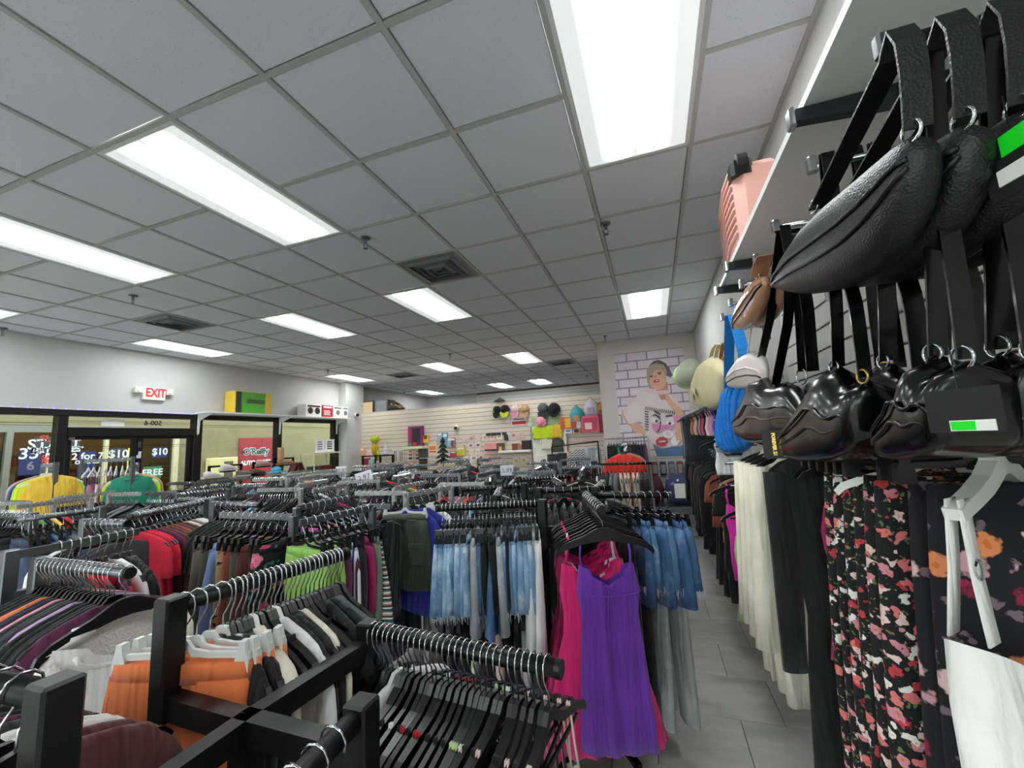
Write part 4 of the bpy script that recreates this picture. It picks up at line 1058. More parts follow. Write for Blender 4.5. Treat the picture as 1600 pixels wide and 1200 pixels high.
# ---- racks further back: hangers there are too many and too small to pick apart
mixes = [
 (['tee black*3', 'tee charcoal', 'tee navy', 'tee black*2'], ['crop pink', 'crop red', 'tee lightgrey', 'tee black*2', 'crop white'], ['tee black*4', 'crop cream', 'tee charcoal'], ['jeans darkdenim', 'jeans black*2', 'jeans navy*2', 'jeans denim']),
 (['crop black*3', 'crop white', 'tee black*2'], ['tank black*3', 'tank taupe', 'tank plum'], ['skirt brown', 'skirt black*2', 'crop magenta', 'tank black*2'], ['tee black*3', 'tee grey', 'crop skyblue']),
 (['tee navy*2', 'tee black*3', 'crop coral'], ['longsleeve black*3', 'longsleeve grey*2'], ['tee black*2', 'tee red', 'tee yellow', 'tee midgreen', 'tee navy'], ['crop black*4', 'crop palepink']),
]
far_racks = [((-.98, 3.02), .38, 'behind the slip dresses', 1), ((-2.80, 2.95), .1, 'behind the flowered shorts', 0), ((-1.75, 3.80), 0, 'behind the olive cargo shorts', 1), ((-2.85, 4.0), .15, 'in the middle of the shop', 2),
             ((-3.92, 2.75), 0, 'behind the brown tops', 0), ((-3.95, 3.85), .2, 'beside the price cards', 2), ((-.95, 4.15), .1, 'behind the aisle jeans', 0), ((-2.25, 5.0), 0, 'before the boxed goods', 1),
             ((-3.40, 5.1), .1, 'towards the storefront column', 2), ((-5.0, 4.9), 0, 'in front of the shoe displays', 2), ((-5.15, 3.7), .1, 'beside the door', 0), ((-4.65, 2.15), 0, 'of jackets near the door', 0),
             ((-1.25, 5.6), .15, 'near the poster wall', 1), ((-4.5, 6.1), 0, 'in front of the glass case', 2), ((-2.9, 6.4), .1, 'along the partition', 0)]
for n, (c, rt, w, mx) in enumerate(far_racks):
    ar = pin(c, rt, 1.36+.012*((n*7) % 3), .25, .42)
    m = (STEEL, STEELP)[n % 2] if n != 0 else BLACKM
    wh = 'on the rack '+w
    rack(('black' if n == 0 else 'pale steel' if n % 2 else 'grey steel')+' four-armed clothes rack '+w, c, 1.2, ar, m, n != 0)
    for k in range(4): hang(*ar[k], mixes[(mx+n) % 3][k], ('back', 'aisle-side', 'front', 'storefront-side')[k]+' arm, rack '+w, near=False, yaw=.12)
    # extra empty-looking hangers fill the rails
    for k in range(4):
        d = np.array(ar[k][1])-np.array(ar[k][0]); an = math.atan2(d[1], d[0])-math.pi/2
        for q in range(15):
            p = np.array(ar[k][0])+d*(.05+.93*(q+.2)/15)
            hanger((p[0], p[1], ar[k][2]), (0, 0, an+random.uniform(-.1, .1)), 'slim', BLKPL, '', None, False)

# tall racks at the storefront windows
def tall(label, p0, p1, z, items, where, m=STEEL):
    t = thing('clothing_rack', label, 'clothing rack', (0, 0, 0))
    obj('rail', MB().bar((p0[0], p0[1], z), (p1[0], p1[1], z), .02, .036), m, t)
    for q in (p0, p1):
        obj('post', MB().box(q[0]-.016, q[0]+.016, q[1]-.016, q[1]+.016, .06, z+.03), m, t)
        obj('foot', MB().box(q[0]-.25, q[0]+.25, q[1]-.02, q[1]+.02, .03, .07), m, t)
    hang(p0, p1, z, items, where, hk='slim', t0=.06, t1=.96)
tall('steel rack of yellow tops by the storefront', (-5.95, 2.50), (-5.45, 2.38), 1.665, ['tee lilac w', 'tee orange w', 'tee teal w', 'tee blue w', 'longsleeve neon w', 'longsleeve yellow w', 'longsleeve neon w', 'longsleeve yellow w'], 'on the tall rack of yellow tops')
tall('steel rack of small pastel tops in front of the door', (-6.25, 2.95), (-6.0, 3.30), 1.69, ['cami skyblue w', 'cami pink w', 'cami white w', 'cami peach w', 'cami palepink w', 'cami skyblue w', 'cami yellow w', 'cami pink w'], 'on the pastel rack by the door')
tall('steel rack with a green jacket at its front by the door', (-5.6, 3.12), (-5.05, 2.78), 1.62, ['tee lilac w', 'tee peach w', 'tee coral w', 'tee orange w', 'tee midgreen w', 'longsleeve neon w', 'cardigan green w'], 'on the tall rack of the green jacket')

SWEAT = [clean(g_top(400+k, .55, .165, 'long', hd=.045, amp=.02, n=36, spread=.11)) for k in range(2)]
for o in list(COL.objects):
    if o.get('label', '').startswith('green jacket') or ('yellow long-sleeved top' in o.get('label', '') and 'tall rack of yellow' in o.get('label', '')):
        mm_ = o.material_slots[0].material; o.data = SWEAT[0 if 'green' in o['label'] else 1]
        if len(o.data.materials) == 0: o.data.materials.append(mm_)
        o.material_slots[0].link = 'OBJECT'; o.material_slots[0].material = mm_
    if o.get('label', '').startswith('green jacket'):
        tg = obj('price_tag', MB().box(-.03, .03, -.05, -.045, -.36, -.26), CARDW, o, rot=(0, .25, 0))
        obj('collar', MB().torus((0, 0, -.12), .07, .012, (0, .35, 1), 18, 6), K['green'], o)
    if 'yellow long-sleeved top' in o.get('label', '') and o.get('label', '').startswith('second'):
        for k, (x, z) in enumerate(((-.08, -.26), (.02, -.30), (-.10, -.38))): obj('dark_print', MB().lathe([(.05, 0), (.045, .004)], (x, -.034, z), 12, 'y'), K['olive'], o)
# ================================================================== right wall: shelf, hooks, bags
XS = .40
sh_ = thing('wall_shelf', 'white shelf with grey underside above the handbags', 'shelf', (XR, 0, 2.425))
obj('board', MB().bev(XS-XR, -.002, -.6, 2.36, -.008, .016, .003), WHITE, sh_)
DKS = mat('dark_steel_bracket', (70, 72, 76), .3, .8, 'metal')
for y in (.50, 1.06, 1.98, 2.31):
    b = obj('bracket', MB().prism([(.375-XR, -.012), (-.018, -.012), (-.018, -.075), (.375-XR, -.042)], y-.012, y+.012), DKS, sh_)
    obj('tip', MB().bev(.368-XR, .382-XR, y-.016, y+.016, -.05, -.004, .004), CHROME, b)
HOOKY = [.40, .72, 1.02, 1.31, 1.55, 1.80, 2.05, 2.30]
for k, y in enumerate(HOOKY):
    t = thing('slatwall_hook', ords[k]+' chrome slatwall hook from the viewer under the white shelf', 'hook', (.764, y, 2.245))
    obj('arm', MB().tube([(0, 0, 0), (-.37, 0, 0)], .007, 8), CHROME, t, True)
    obj('end_stop', MB().bev(-.388, -.368, -.010, .010, -.012, .024, .004), CHROME, t)
    obj('plate', MB().box(-.008, 0, -.03, .03, -.04, .04), CHROME, t)
LEA = mat('black_pebbled_leather', (20, 20, 22), .42, kind='leather', scale=300, bump=.5); PAT = mat('black_patent_leather', (6, 6, 7), .24, kind='patent', bump=.045)
TANP = mat('tan_patent', (178, 132, 104), .2, kind='patent', bump=.3); WHTL = mat('white_bag_leather', (226, 214, 208), .4, kind='leather'); BEIGE = mat('beige_canvas', (222, 208, 166), .8, bump=.2); OCHRE = mat('ochre_canvas', (188, 134, 60), .8)
BLUEK = mat('blue_crochet_yarn', (26, 122, 204), .9, kind='lace', scale=60)
def resample(pts, n):
    pts = np.array(pts, float); s = np.r_[0, np.cumsum(np.linalg.norm(np.diff(pts, axis=0), axis=1))]
    u = np.linspace(0, s[-1], n)
    return [(float(np.interp(q, s, pts[:, 0])), float(np.interp(q, s, pts[:, 1]))) for q in u]
def px_plane(pts, X): return [tuple(P(x, y, 'x', X)[1:]) for x, y in pts]
def bag(name, label, X, top, bot, straps, m, th=.05, rings=(), dx=0., seam=True, strapw=.022, group=None, folds=0, cat='handbag', braids=0):
    """body outlines and strap paths as seen at plane x = X, then moved dx deeper along the hook"""
    T_, B_ = px_plane(top, X), px_plane(bot, X); n = 34
    T_, B_ = resample(T_, n), resample(B_, n); pw = .38 if m in (PAT, BEIGE, OCHRE) else .5
    cy = np.mean([p[0] for p in T_+B_]); cz = np.mean([p[1] for p in T_+B_])
    t = thing(name, label, cat, (X+dx, cy, cz), group=group)
    bl = (lambda u, v, s: 1+folds*math.sin(u*23+v*7)*.5*math.sin(v*3.1)+folds*.4*math.sin(u*9-v*12)) if folds else None
    body = obj('body', MB().pillow([(a-cy, b-cz) for a, b in T_], [(a-cy, b-cz) for a, b in B_], th, lambda a, b, q: (q, a, b), 13, pw, bl, 1.7 if m is PAT else 1.0), m, t, True)
    clean(body.data)
    if seam:
        for f in (.42, .62):
            path = [(-th*((1-abs(2*i/(n-1)-1)**2.6)*(1-abs(2*f-1)**2.4))**.5-.002, T_[i][0]*(1-f)+B_[i][0]*f-cy, T_[i][1]*(1-f)+B_[i][1]*f-cz) for i in range(1, n-1)]
            obj('piping' if f < .5 else 'zip', MB().tube(path, .0035, 6), m if f < .5 else BLKPL, body, True)
            if f > .5: break
    for k in range(braids):
        i = 2+int((n-5)*k/(braids-1))
        path = [(-th*((1-abs(2*i/(n-1)-1)**2.6)*(1-abs(2*f-1)**2.4))**pw-.004, (T_[i][0]*(1-f)+B_[i][0]*f-cy)+.006*math.sin(f*40), T_[i][1]*(1-f)+B_[i][1]*f-cz) for f in np.linspace(.04, .96, 16)]
        obj('braid', MB().tube(path, .013, 6), m, body, True)
    for pts in straps:
        q = resample(px_plane(pts, X), 14)
        obj('strap', MB().ribbon([(0, a-cy, b-cz) for a, b in q], strapw, .004, (1, 0, 0)), m, t)
    for r in rings:
        a, b = px_plane([r[:2]], X)[0]
        obj('ring', MB().torus((-.006, a-cy, b-cz), r[2] if len(r) > 2 else .018, .0022, (1, .25, 0)), CHROME if len(r) < 4 else GOLD, t, True)
    return t
LT = [(1216, 446), (1236, 398), (1268, 350), (1310, 308), (1355, 270), (1395, 236), (1425, 210), (1442, 214), (1450, 235)]
LB = [(1216, 449), (1250, 459), (1290, 457), (1330, 449), (1370, 430), (1404, 398), (1430, 352), (1446, 300), (1452, 250)]
LS = [[(1277, 326), (1320, 240), (1365, 150), (1398, 85), (1404, 48), (1412, 36), (1420, 60), (1430, 120), (1434, 200)]]
nm = ['foremost big black pebbled-leather shoulder bag hanging nearest the viewer', 'second black leather shoulder bag tucked behind the foremost one', 'third black leather shoulder bag deep on the nearest hook', 'black leather shoulder bag hanging against the slats, last on the nearest hook']
for k in range(4):
    bag('shoulder_bag', nm[k], .345, LT, LB, LS, LEA, .042, [(1277, 322, .012), (1433, 204, .014)], dx=.05*k, strapw=.03, group='black leather shoulder bags')
# row of patent bags hanging lower
S2 = lambda a, b, top: [[a, ((a[0]+top[0])/2, (a[1]+top[1])/2), top], [b, ((b[0]+top[0]+10)/2, (b[1]+top[1])/2), (top[0]+6, top[1])]]
bag('handbag', 'crumpled black patent bag with riveted straps, farthest of the patent bags', .40, [(1150, 668), (1152, 645), (1168, 622), (1180, 588), (1196, 586), (1204, 598), (1218, 600), (1230, 596), (1244, 602), (1258, 628), (1273, 650)], [(1152, 672), (1165, 684), (1185, 692), (1210, 692), (1235, 688), (1255, 682), (1268, 672), (1274, 650)],
    [[(1185, 578), (1205, 490), (1216, 400), (1222, 352)], [(1212, 600), (1232, 500), (1234, 400), (1226, 352)]], PAT, .05, [(1183, 578, .022), (1197, 618, .026)], folds=.04, strapw=.026)
bag('handbag', 'round black patent bag with brass ring, in the middle of the patent bags', .38, [(1234, 692), (1240, 662), (1260, 640), (1284, 602), (1300, 572), (1318, 572), (1330, 598), (1344, 602), (1352, 594), (1362, 594), (1367, 640), (1369, 676)], [(1234, 706), (1252, 717), (1280, 722), (1308, 722), (1334, 718), (1352, 709), (1362, 700), (1368, 684)],
    [[(1310, 572), (1307, 480), (1300, 380), (1289, 240)], [(1352, 590), (1338, 480), (1312, 380), (1293, 238)]], PAT, .055, [(1308, 573, .014), (1354, 588, .013, 1)], folds=0)
bag('handbag', 'glossy black patent bag with wide strap nearest the price tag', .36, [(1367, 698), (1374, 655), (1392, 625), (1412, 592), (1418, 560), (1434, 560), (1440, 580), (1454, 582), (1462, 568), (1476, 570), (1485, 635), (1488, 676)], [(1368, 702), (1385, 716), (1405, 719), (1430, 717), (1452, 713), (1470, 706), (1482, 697), (1488, 682)],
    [[(1424, 560), (1420, 440), (1412, 300), (1404, 60)], [(1466, 565), (1450, 440), (1426, 300), (1409, 56)]], PAT, .055, [(1424, 556, .014), (1466, 562, .015)], folds=0, dx=.03)
bag('handbag', 'large black patent bag with big silver rings at the wall end', .40, [(1478, 660), (1490, 600), (1515, 575), (1545, 570), (1580, 575), (1620, 590), (1640, 640)], [(1480, 690), (1500, 712), (1530, 718), (1560, 716), (1590, 712), (1620, 705), (1640, 690)],
    [[(1520, 570), (1480, 440), (1440, 300), (1412, 60)], [(1578, 545), (1540, 420), (1490, 300), (1420, 56)]], PAT, .05, [(1521, 572, .026), (1580, 545, .026)], folds=0, dx=.14, strapw=.035)
bag('handbag', 'slim black patent bag with small brass clasp between round bags', .46, [(1300, 650), (1310, 610), (1330, 585), (1352, 585), (1372, 605), (1384, 640)], [(1302, 690), (1315, 705), (1335, 710), (1352, 708), (1370, 700), (1384, 680)],
    [[(1335, 575), (1322, 460), (1305, 300), (1296, 238)], [(1362, 578), (1345, 460), (1312, 300), (1298, 238)]], PAT, .035, [(1345, 578, .013, 1)], folds=0, dx=.05)
bag('handbag', 'narrow black bag with a single wide strap and ring behind the crumpled one', .44, [(1236, 640), (1246, 610), (1262, 598), (1280, 600), (1296, 620), (1302, 650)], [(1238, 680), (1250, 692), (1265, 696), (1280, 694), (1295, 685), (1302, 668)],
    [[(1256, 580), (1250, 480), (1236, 360)], [(1270, 580), (1262, 480), (1240, 358)]], PAT, .035, [(1256, 588, .024)], folds=0, strapw=.03)
CT = [(1234, 692), (1238, 655), (1256, 628), (1280, 600), (1298, 574), (1318, 574), (1332, 590), (1350, 584), (1362, 592), (1368, 640), (1370, 676)]
CB = [(1234, 706), (1252, 718), (1280, 723), (1308, 723), (1334, 719), (1352, 710), (1362, 701), (1371, 684)]
for k, (X_, dx, w_) in enumerate(((.38, .085, 'second patent bag deep on the middle hook behind the round one'), (.38, .17, 'third patent bag close to the slats on the middle hook'))):
    bag('handbag', w_, X_, CT, CB, [[(1310, 570), (1307, 480), (1300, 380), (1289, 240)], [(1352, 586), (1338, 480), (1312, 380), (1293, 238)]], PAT, .04, [(1308, 571, .014)], dx=dx, strapw=.03)
RT_ = [(1367, 698), (1374, 650), (1392, 618), (1412, 590), (1418, 562), (1434, 562), (1444, 578), (1462, 564), (1476, 568), (1485, 635), (1488, 676)]
RB_ = [(1368, 702), (1385, 716), (1405, 719), (1430, 717), (1452, 713), (1470, 706), (1482, 697), (1488, 682)]
for dx, w_ in ((.10, 'second wide-strap patent bag behind the one with the price tag'), (.19, 'wide-strap patent bag hanging flat against the slats')):
    bag('handbag', w_, .36, RT_, RB_, [[(1424, 558), (1420, 440), (1412, 300), (1404, 60)], [(1466, 560), (1450, 440), (1426, 300), (1409, 56)]], PAT, .04, [(1424, 554, .015), (1466, 558, .016)], dx=dx, strapw=.036)
# tan, white and blue bags
for k, (dx, w) in enumerate(((0, 'glossy tan shoulder bag in clear wrap, outer of the pair'), (.055, 'glossy tan shoulder bag in clear wrap, inner of the pair'))):
    bag('shoulder_bag', w, .37, [(1148, 512), (1155, 478), (1170, 448), (1188, 430), (1198, 432)], [(1150, 515), (1165, 516), (1180, 505), (1192, 480), (1200, 445)], [[(1186, 432), (1190, 412), (1198, 398)]], TANP, .03, [(1186, 430, .012)], dx=dx, strapw=.05)
bag('shoulder_bag', 'small white handbag with black label on a chain strap', .40, [(1138, 600), (1142, 580), (1160, 556), (1178, 548), (1192, 556), (1198, 580)], [(1140, 604), (1152, 608), (1165, 608), (1178, 607), (1190, 605), (1198, 600)], [[(1168, 552), (1176, 500), (1186, 420)]], WHTL, .035, (), strapw=.006)
wb = bag('crochet_bag', 'bright blue crochet bag with long straps', .42, [(1126, 690), (1132, 640), (1140, 604), (1156, 600), (1172, 604), (1178, 650)], [(1128, 694), (1136, 704), (1146, 709), (1158, 708), (1170, 702), (1178, 690)], [[(1139, 606), (1139, 550), (1141, 492)], [(1168, 606), (1162, 550), (1146, 492)]], BLUEK, .05, (), seam=False, strapw=.05, braids=9)
bp = bag('backpack', 'beige canvas backpack with flap hanging on the wall', .40, [(1086, 628), (1090, 590), (1100, 566), (1112, 556), (1124, 560), (1131, 580)], [(1088, 632), (1096, 637), (1106, 641), (1116, 641), (1125, 638), (1131, 628)], [[(1110, 560), (1114, 545), (1120, 538)], [(1118, 560), (1120, 548), (1124, 538)]], BEIGE, .075, (), seam=False, cat='backpack')
bag('backpack', 'ochre canvas backpack behind the beige one', .44, [(1112, 620), (1116, 585), (1122, 562), (1130, 556), (1136, 566)], [(1114, 640), (1120, 641), (1126, 640), (1132, 636), (1136, 628)], [[(1126, 560), (1128, 545), (1130, 536)]], OCHRE, .06, (), seam=False, cat='backpack')
q = P(1100, 598, 'x', .31)
obj('flap', MB().pillow([(-.20, .0), (-.1, .02), (.1, .03), (.2, .03)], [(-.20, -.07), (-.05, -.02), (.05, -.05), (.2, -.06)], .01, lambda a, b, t: (q[0]-.40+t, a*.9, b), 5), BEIGE, bp, True)
# tags on the bags
def card(label, px0, px1, py0, py1, X, m, marks, rot=0.0):
    a = P(px0, (py0+py1)/2, 'x', X); b = P(px1, (py0+py1)/2, 'x', X); zt = P((px0+px1)/2, py0, 'x', X)[2]; zb = P((px0+px1)/2, py1, 'x', X)[2]
    w, h = abs(b[1]-a[1])/2, (zt-zb)/2
    if rot > .8: w = (px1-px0)/FPX*float(np.dot([X, (a[1]+b[1])/2, (zt+zb)/2-EYE], FW))/2
    t = thing('price_tag', label, 'tag', (X, (a[1]+b[1])/2, (zt+zb)/2), (0, 0, rot))
    obj('card', MB().box(-.001, .001, -w, w, -h, h), m, t)
    for k, (nm_, u0, u1, v0, v1, mm) in enumerate(marks):
        obj(nm_, MB().box(-.0022-.0006*k, -.001, w-2*w*u1, w-2*w*u0, h-2*h*v1, h-2*h*v0), mm, t)
    obj('string', MB().tube([(0, 0, h), (.01, .01, h+.05)], .0008, 5), BLKPL, t)
    return t, w, h
t, w, h = card('black hang tag with gold lettering below the crumpled patent bag', 1195, 1228, 672, 716, .335, BLKCARD, [], 1.05)
text('lettering', 'FOREVER 21', h*.30, GOLD, t, face_mat((-.0026, 0, 0), (0, 0, -1), (0, -1, 0)), bold=.0006)
card('black hang tag with green sticker on the wide-strap patent bag', 1468, 1545, 606, 676, .33, BLKCARD, [('barcode_label', .32, .9, .72, .96, CARDW), ('green_sticker', .34, .66, .74, .94, GREENTAG)], .35)
card('large black hang tag with green and barcode stickers at the upper edge', 1545, 1640, 190, 300, .42, BLKCARD, [('green_sticker', .32, .9, .02, .36, GREENTAG), ('barcode_label', .2, .9, .54, .80, CARDW)], .2)
card('small black hang tag with green mark under the tan bags', 1192, 1203, 505, 535, .41, BLKCARD, [('green_sticker', .2, .8, .5, .8, GREENTAG)])

# pink suitcase on the shelf
PINKS = mat('pink_hard_shell', (214, 160, 150), .4)
sc_ = thing('suitcase', 'pink ribbed hard-shell suitcase lying on the white shelf', 'suitcase', (.53, 2.12, 2.442))
n_ = 14; mb = MB().bev(-.10, .10, -.22, .22, 0, .40, .04)
obj('shell', mb, PINKS, sc_)
for k in range(9):
    z0 = .07+k*.036
    r = MB().tube([(-.10, .19, z0-.04), (-.102, 0, z0+.03), (-.10, -.18, z0+.02)], .009, 6)
    obj('rib', r, PINKS, sc_, True)
obj('wheel', MB().lathe([(.02, -.025), (.04, -.02), (.04, .02), (.02, .025)], (-.06, -.20, .395), 12, 'x'), RUBBER, sc_)
obj('wheel_housing', MB().bev(-.108, -.02, -.228, -.14, .33, .41, .015), BLKPL, sc_)
obj('handle', MB().tube([(-.05, .235, .3), (-.05, .265, .28), (-.05, .265, .16), (-.05, .235, .14)], .012, 8), BLKPL, sc_)

# ---- clothes rail under the bags
wr = thing('wall_rail', 'black garment rail under the handbags on the slatted wall', 'clothing rail', (.56, 1.5, 1.70))
obj('bar', MB().tube([(0, -1.0, 0), (0, 1.15, 0)], .015, 12), BLACKM, wr, True)
for y in (-.85, 0, 1.05): obj('bracket', MB().bar((.204, y, 0), (0, y, 0), .02, .02), BLACKM, wr)
WR = 'on the rail under the handbags'
def wall_item(kind, colr, y, label, hk='slim', hc='b', mesh=None, yaw=0., x=.56, z=1.70, name=None, scale=None):
    loc = (x, y, z); rot = (0, 0, yaw)
    kk = 'clip' if kind in CLIPPED else hk
    hanger(loc, rot, kk, H_COLS[hc], {'b': 'black', 'w': 'white', 'c': 'clear'}[hc]+' hanger holding the '+label.split(' on ')[0].split(' with ')[0].split(' hanging')[0].split(',')[0], None)
    return garment(kind, colr, loc, rot, '', mesh=mesh, name=name, label=label, group=None or 'garments under the handbags', scale=scale)
big = lambda s, L=.95, hw=.12, hem=.16: clean(g_skirt(s, L, hw, hem, hd=.03, amp=.022, n=44, top=-.14, fr=75))
for k, y in enumerate((1.12, 1.17, 1.22, 1.28, 1.34, 1.40)):
    wall_item('midi', 'darkfloral', y, ords[k]+' pink-flowered black skirt from the viewer under the handbags', mesh=big(200+k), x=.54)
for k, y in enumerate((.98, 1.04)):
    wall_item('midi', 'sparsefloral', y, ('nearer', 'farther')[k]+' dark dress with large scattered flowers under the handbags', mesh=big(220+k, 1.0, .13, .17), x=.57)
wall_item('slip', 'palefloral', 1.09, 'pale green flowered slip dress beside the white linen dress', hc='w', mesh=clean(g_cami(230, .42, .10, .12, .10, hd=.02, n=30)), yaw=-.62, x=.565)
for k, y in enumerate((1.47, 1.52)): wall_item('cami', 'magenta', y, ('nearer', 'farther')[k]+' magenta top next to the black mock-neck dress', x=.60)
# black mock-neck dress: long sleeves, floor length
mk = MB(); ph = 1.3
rows = [(-.070, .045), (-.092, .05), (-.106, .085), (-.126, .135), (-.146, .175), (-.168, .20), (-.24, .185), (-.42, .165), (-.62, .15), (-.8, .17), (-1.1, .19), (-1.42, .20)]
mk.rings([(0, 0, z, w, .022+.012*k/12, .012*k/12, 36, ph+.1*k) for k, (z, w) in enumerate(rows)], 36)
for s in (-1, 1): mk.rings([(s*(.175+.03*q_), 0, -.17-.62*q_, .05-.014*q_, .02, .004, 50, 0) for q_ in (0, .2, .4, .6, .8, 1)], 14)
wall_item('longsleeve', 'black', 1.62, 'long black mock-neck dress with long sleeves under the handbags', hk='wide', mesh=clean(mk.mesh('cloth', True)), name='mock_neck_dress')
# cream ruffled blouses
for k, y in enumerate((1.84, 1.95, 2.06, 2.16)):
    bl = MB()
    bl.rings([(0, 0, z, w, .03+.02*i/9, .026*i/9+.006, 60, 2+k+.15*i) for i, (z, w) in enumerate(lerp_rows([(-.10, .08), (-.16, .19), (-.3, .18), (-.6, .2), (-1.0-.02*k, .2)], 10))], 40)
    for s in (-1, 1): bl.rings([(s*(.17+.04*q_), 0, -.17-.66*q_, .055+.01*q_, .026, .01, 60, k) for q_ in (0, .25, .5, .75, 1)], 14)
    o = wall_item('cardigan', 'cream', y, ords[k]+' cream ruffled blouse beyond the black mock-neck dress', mesh=clean(bl.mesh('cloth', True)), name='ruffled_blouse')
    if k < 2:
        rp = [(-.10+.05*math.sin(u*2.6), -.045-.012*math.sin(u*9), -.25-.5*u) for u in np.linspace(0, 1, 22)]
        obj('ruffle', MB().ribbon(rp, [.05+.025*math.sin(i*1.7) for i in range(22)], .006, (1, -.6, .1)), K['cream'], o, True)
# white linen dress nearest, on a white wooden hanger
HB = MB().prism(bar_poly([(0, -.066), (.018, -.069), (.034, -.088), (.07, -.110), (.12, -.128), (.17, -.142), (.198, -.152)], [(0, -.112), (.013, -.114), (.032, -.124), (.07, -.140), (.12, -.154), (.17, -.166), (.192, -.170)]), -.012, .012).mesh('shoulder_bar')
loc = (.572, .985, 1.690); yw = .757
t = thing('clothes_hanger', 'large white hanger holding the white linen dress nearest the viewer', 'hanger', loc, (0, 0, yw))
link('hook', hook_mb(r=.0032, n=10).mesh('hook', True), CHROME, t); link('shoulder_bar', HB, WHTPL, t)
ld = MB(); z0 = -.34
for s in (-1, 1):
    for y in (-.012, .012):
        ld.ribbon([(s*.165-.01, y*.6, -.138), (s*.160-.03, y, -.24), (s*.16-.045, y*1.8, z0)], .036, .003, (1, 0, 0))
st = len(ld.v); nn = 44
ld.rings([(-.045, 0, z, w, .05+.01*k/10, .014*k/10+.002, 44, .7+.12*k) for k, (z, w) in enumerate(lerp_rows([(z0, .19), (z0-.12, .215), (z0-.3, .20), (z0-.5, .21), (z0-.95, .22)], 11))], nn)
for i in range(nn):
    x, y, z = ld.v[st+i]; ld.v[st+i] = (x, y, z-.10*max(0, 1-abs(x+.045)/.19)**1.1)
ld.f = [f for f in ld.f if not (len(f) == nn and f[0] == st)]
dr = garment('slip', 'linen', loc, (0, 0, yw), '', mesh=clean(ld.mesh('cloth', True)), name='linen_dress', label='white linen dress with wide straps nearest the viewer at the wall', group='linen dress')
obj('waist_seam', MB().tube([(x-.045, -.060-.006*math.cos(8*x), z0-.29-.5*x*x) for x in np.linspace(-.17, .17, 15)], .0035, 6), K['linen'], dr)
for s in (-1, 1): obj('strap_slider', MB().torus((s*.160-.03, -.016, -.24), .014, .0022, (0, 1, 0), 12, 5), CHROME, dr)

# ---- further along the wall
wr2 = thing('wall_rail', 'upper chrome rail of bikini tops beyond the blue crochet bag', 'clothing rail', (.56, 0, 1.98))
obj('bar', MB().tube([(0, 2.75, 0), (0, 6.2, 0)], .013, 10), CHROME, wr2, True)
for y in (2.9, 4.4, 6.1): obj('bracket', MB().bar((.22, y, 0), (0, y, 0), .02, .02), CHROME, wr2)
hang((.5, 2.9), (.5, 6.0), 1.985, ['bikini purple', 'bikini lilac', 'bikini pink', 'bikini white', 'bikini black', 'bikini hotpink', 'bikini slate', 'bikini tan', 'bikini darkdenim', 'bikini pink', 'bikini palegreen', 'bikini coral', 'bikini taupe', 'bikini tan', 'bikini black', 'tank charcoal', 'bikini brown', 'tank black', 'tank grey', 'tank black'], 'on the upper rail by the poster wall', yaw=.2, frm='the viewer')
wr3 = thing('wall_rail', 'lower black rail of dark clothes between wall and poster', 'clothing rail', (.58, 0, 1.44))
obj('bar', MB().tube([(0, 2.45, 0), (0, 6.6, 0)], .013, 10), BLACKM, wr3, True)
for y in (2.6, 4.4, 6.5): obj('bracket', MB().bar((.20, y, 0), (0, y, 0), .02, .02), BLACKM, wr3)
hang((.58, 2.75), (.58, 6.4), 1.445, ['cami orange', 'tee black', 'crop leopard', 'jeans black', 'slip black', 'crop rust', 'slip black*2', 'longsleeve black*3', 'jeans blackdenim', 'longsleeve charcoal', 'slip navy', 'longsleeve black*2', 'crop plum', 'slip black*3', 'longsleeve black*2'], 'on the lower rail by the poster wall', yaw=.15, frm='the viewer')
for py_, pz_, wd_ in ((2.75, 1.48, 'pink camisole'), (2.66, 1.36, 'lime bikini set'), (3.0, 1.74, 'white cropped top')):
    pg_ = thing('wall_peg', 'chrome wall peg carrying the '+wd_, 'peg', (XR, py_, pz_))
    obj('arm', MB().tube([(-.002, 0, 0), (-.40, 0, 0)], .008, 8), CHROME, pg_, True); obj('plate', MB().box(-.006, 0, -.03, .03, -.04, .04), CHROME, pg_)
wall_item('cami', 'fuchsia', 2.75, 'pink camisole hanging low on a peg beyond the cream blouses', mesh=clean(g_cami(250, .40, .13, .115, .13, hd=.02, n=30)), yaw=.2, x=.47, z=1.48, name='pink_camisole')
wall_item('cami', 'palegreen', 2.66, 'lime bikini set with ties behind the pink camisole', mesh=G['cami'][1], yaw=.3, x=.50, z=1.36, name='bikini_set')
wall_item('crop', 'white', 3.0, 'white and black cropped top below the blue crochet bag', mesh=G['bikini'][0], yaw=.2, x=.47, z=1.74, name='cropped_top')
# rolled hats in clear wrap on the arm
hr = thing('hat_roll', 'roll of green and white hats in clear wrap before the poster', 'hats', P(1076, 582, 'x', .42))
obj('wrap', MB().lathe([(.02, -.36), (.10, -.33), (.13, 0), (.12, .3), (.05, .36)], n=16, axis='y'), mat('glossy_clear_wrap', (210, 216, 190), .15), hr, True)
obj('hat_brim', MB().lathe([(.10, .28), (.15, .31), (.15, .33), (.09, .36)], n=16, axis='y'), K['palegreen'], hr, True)
obj('peg', MB().tube([(0, 0, 0), (.36, .05, -.02)], .008, 6), CHROME, hr)

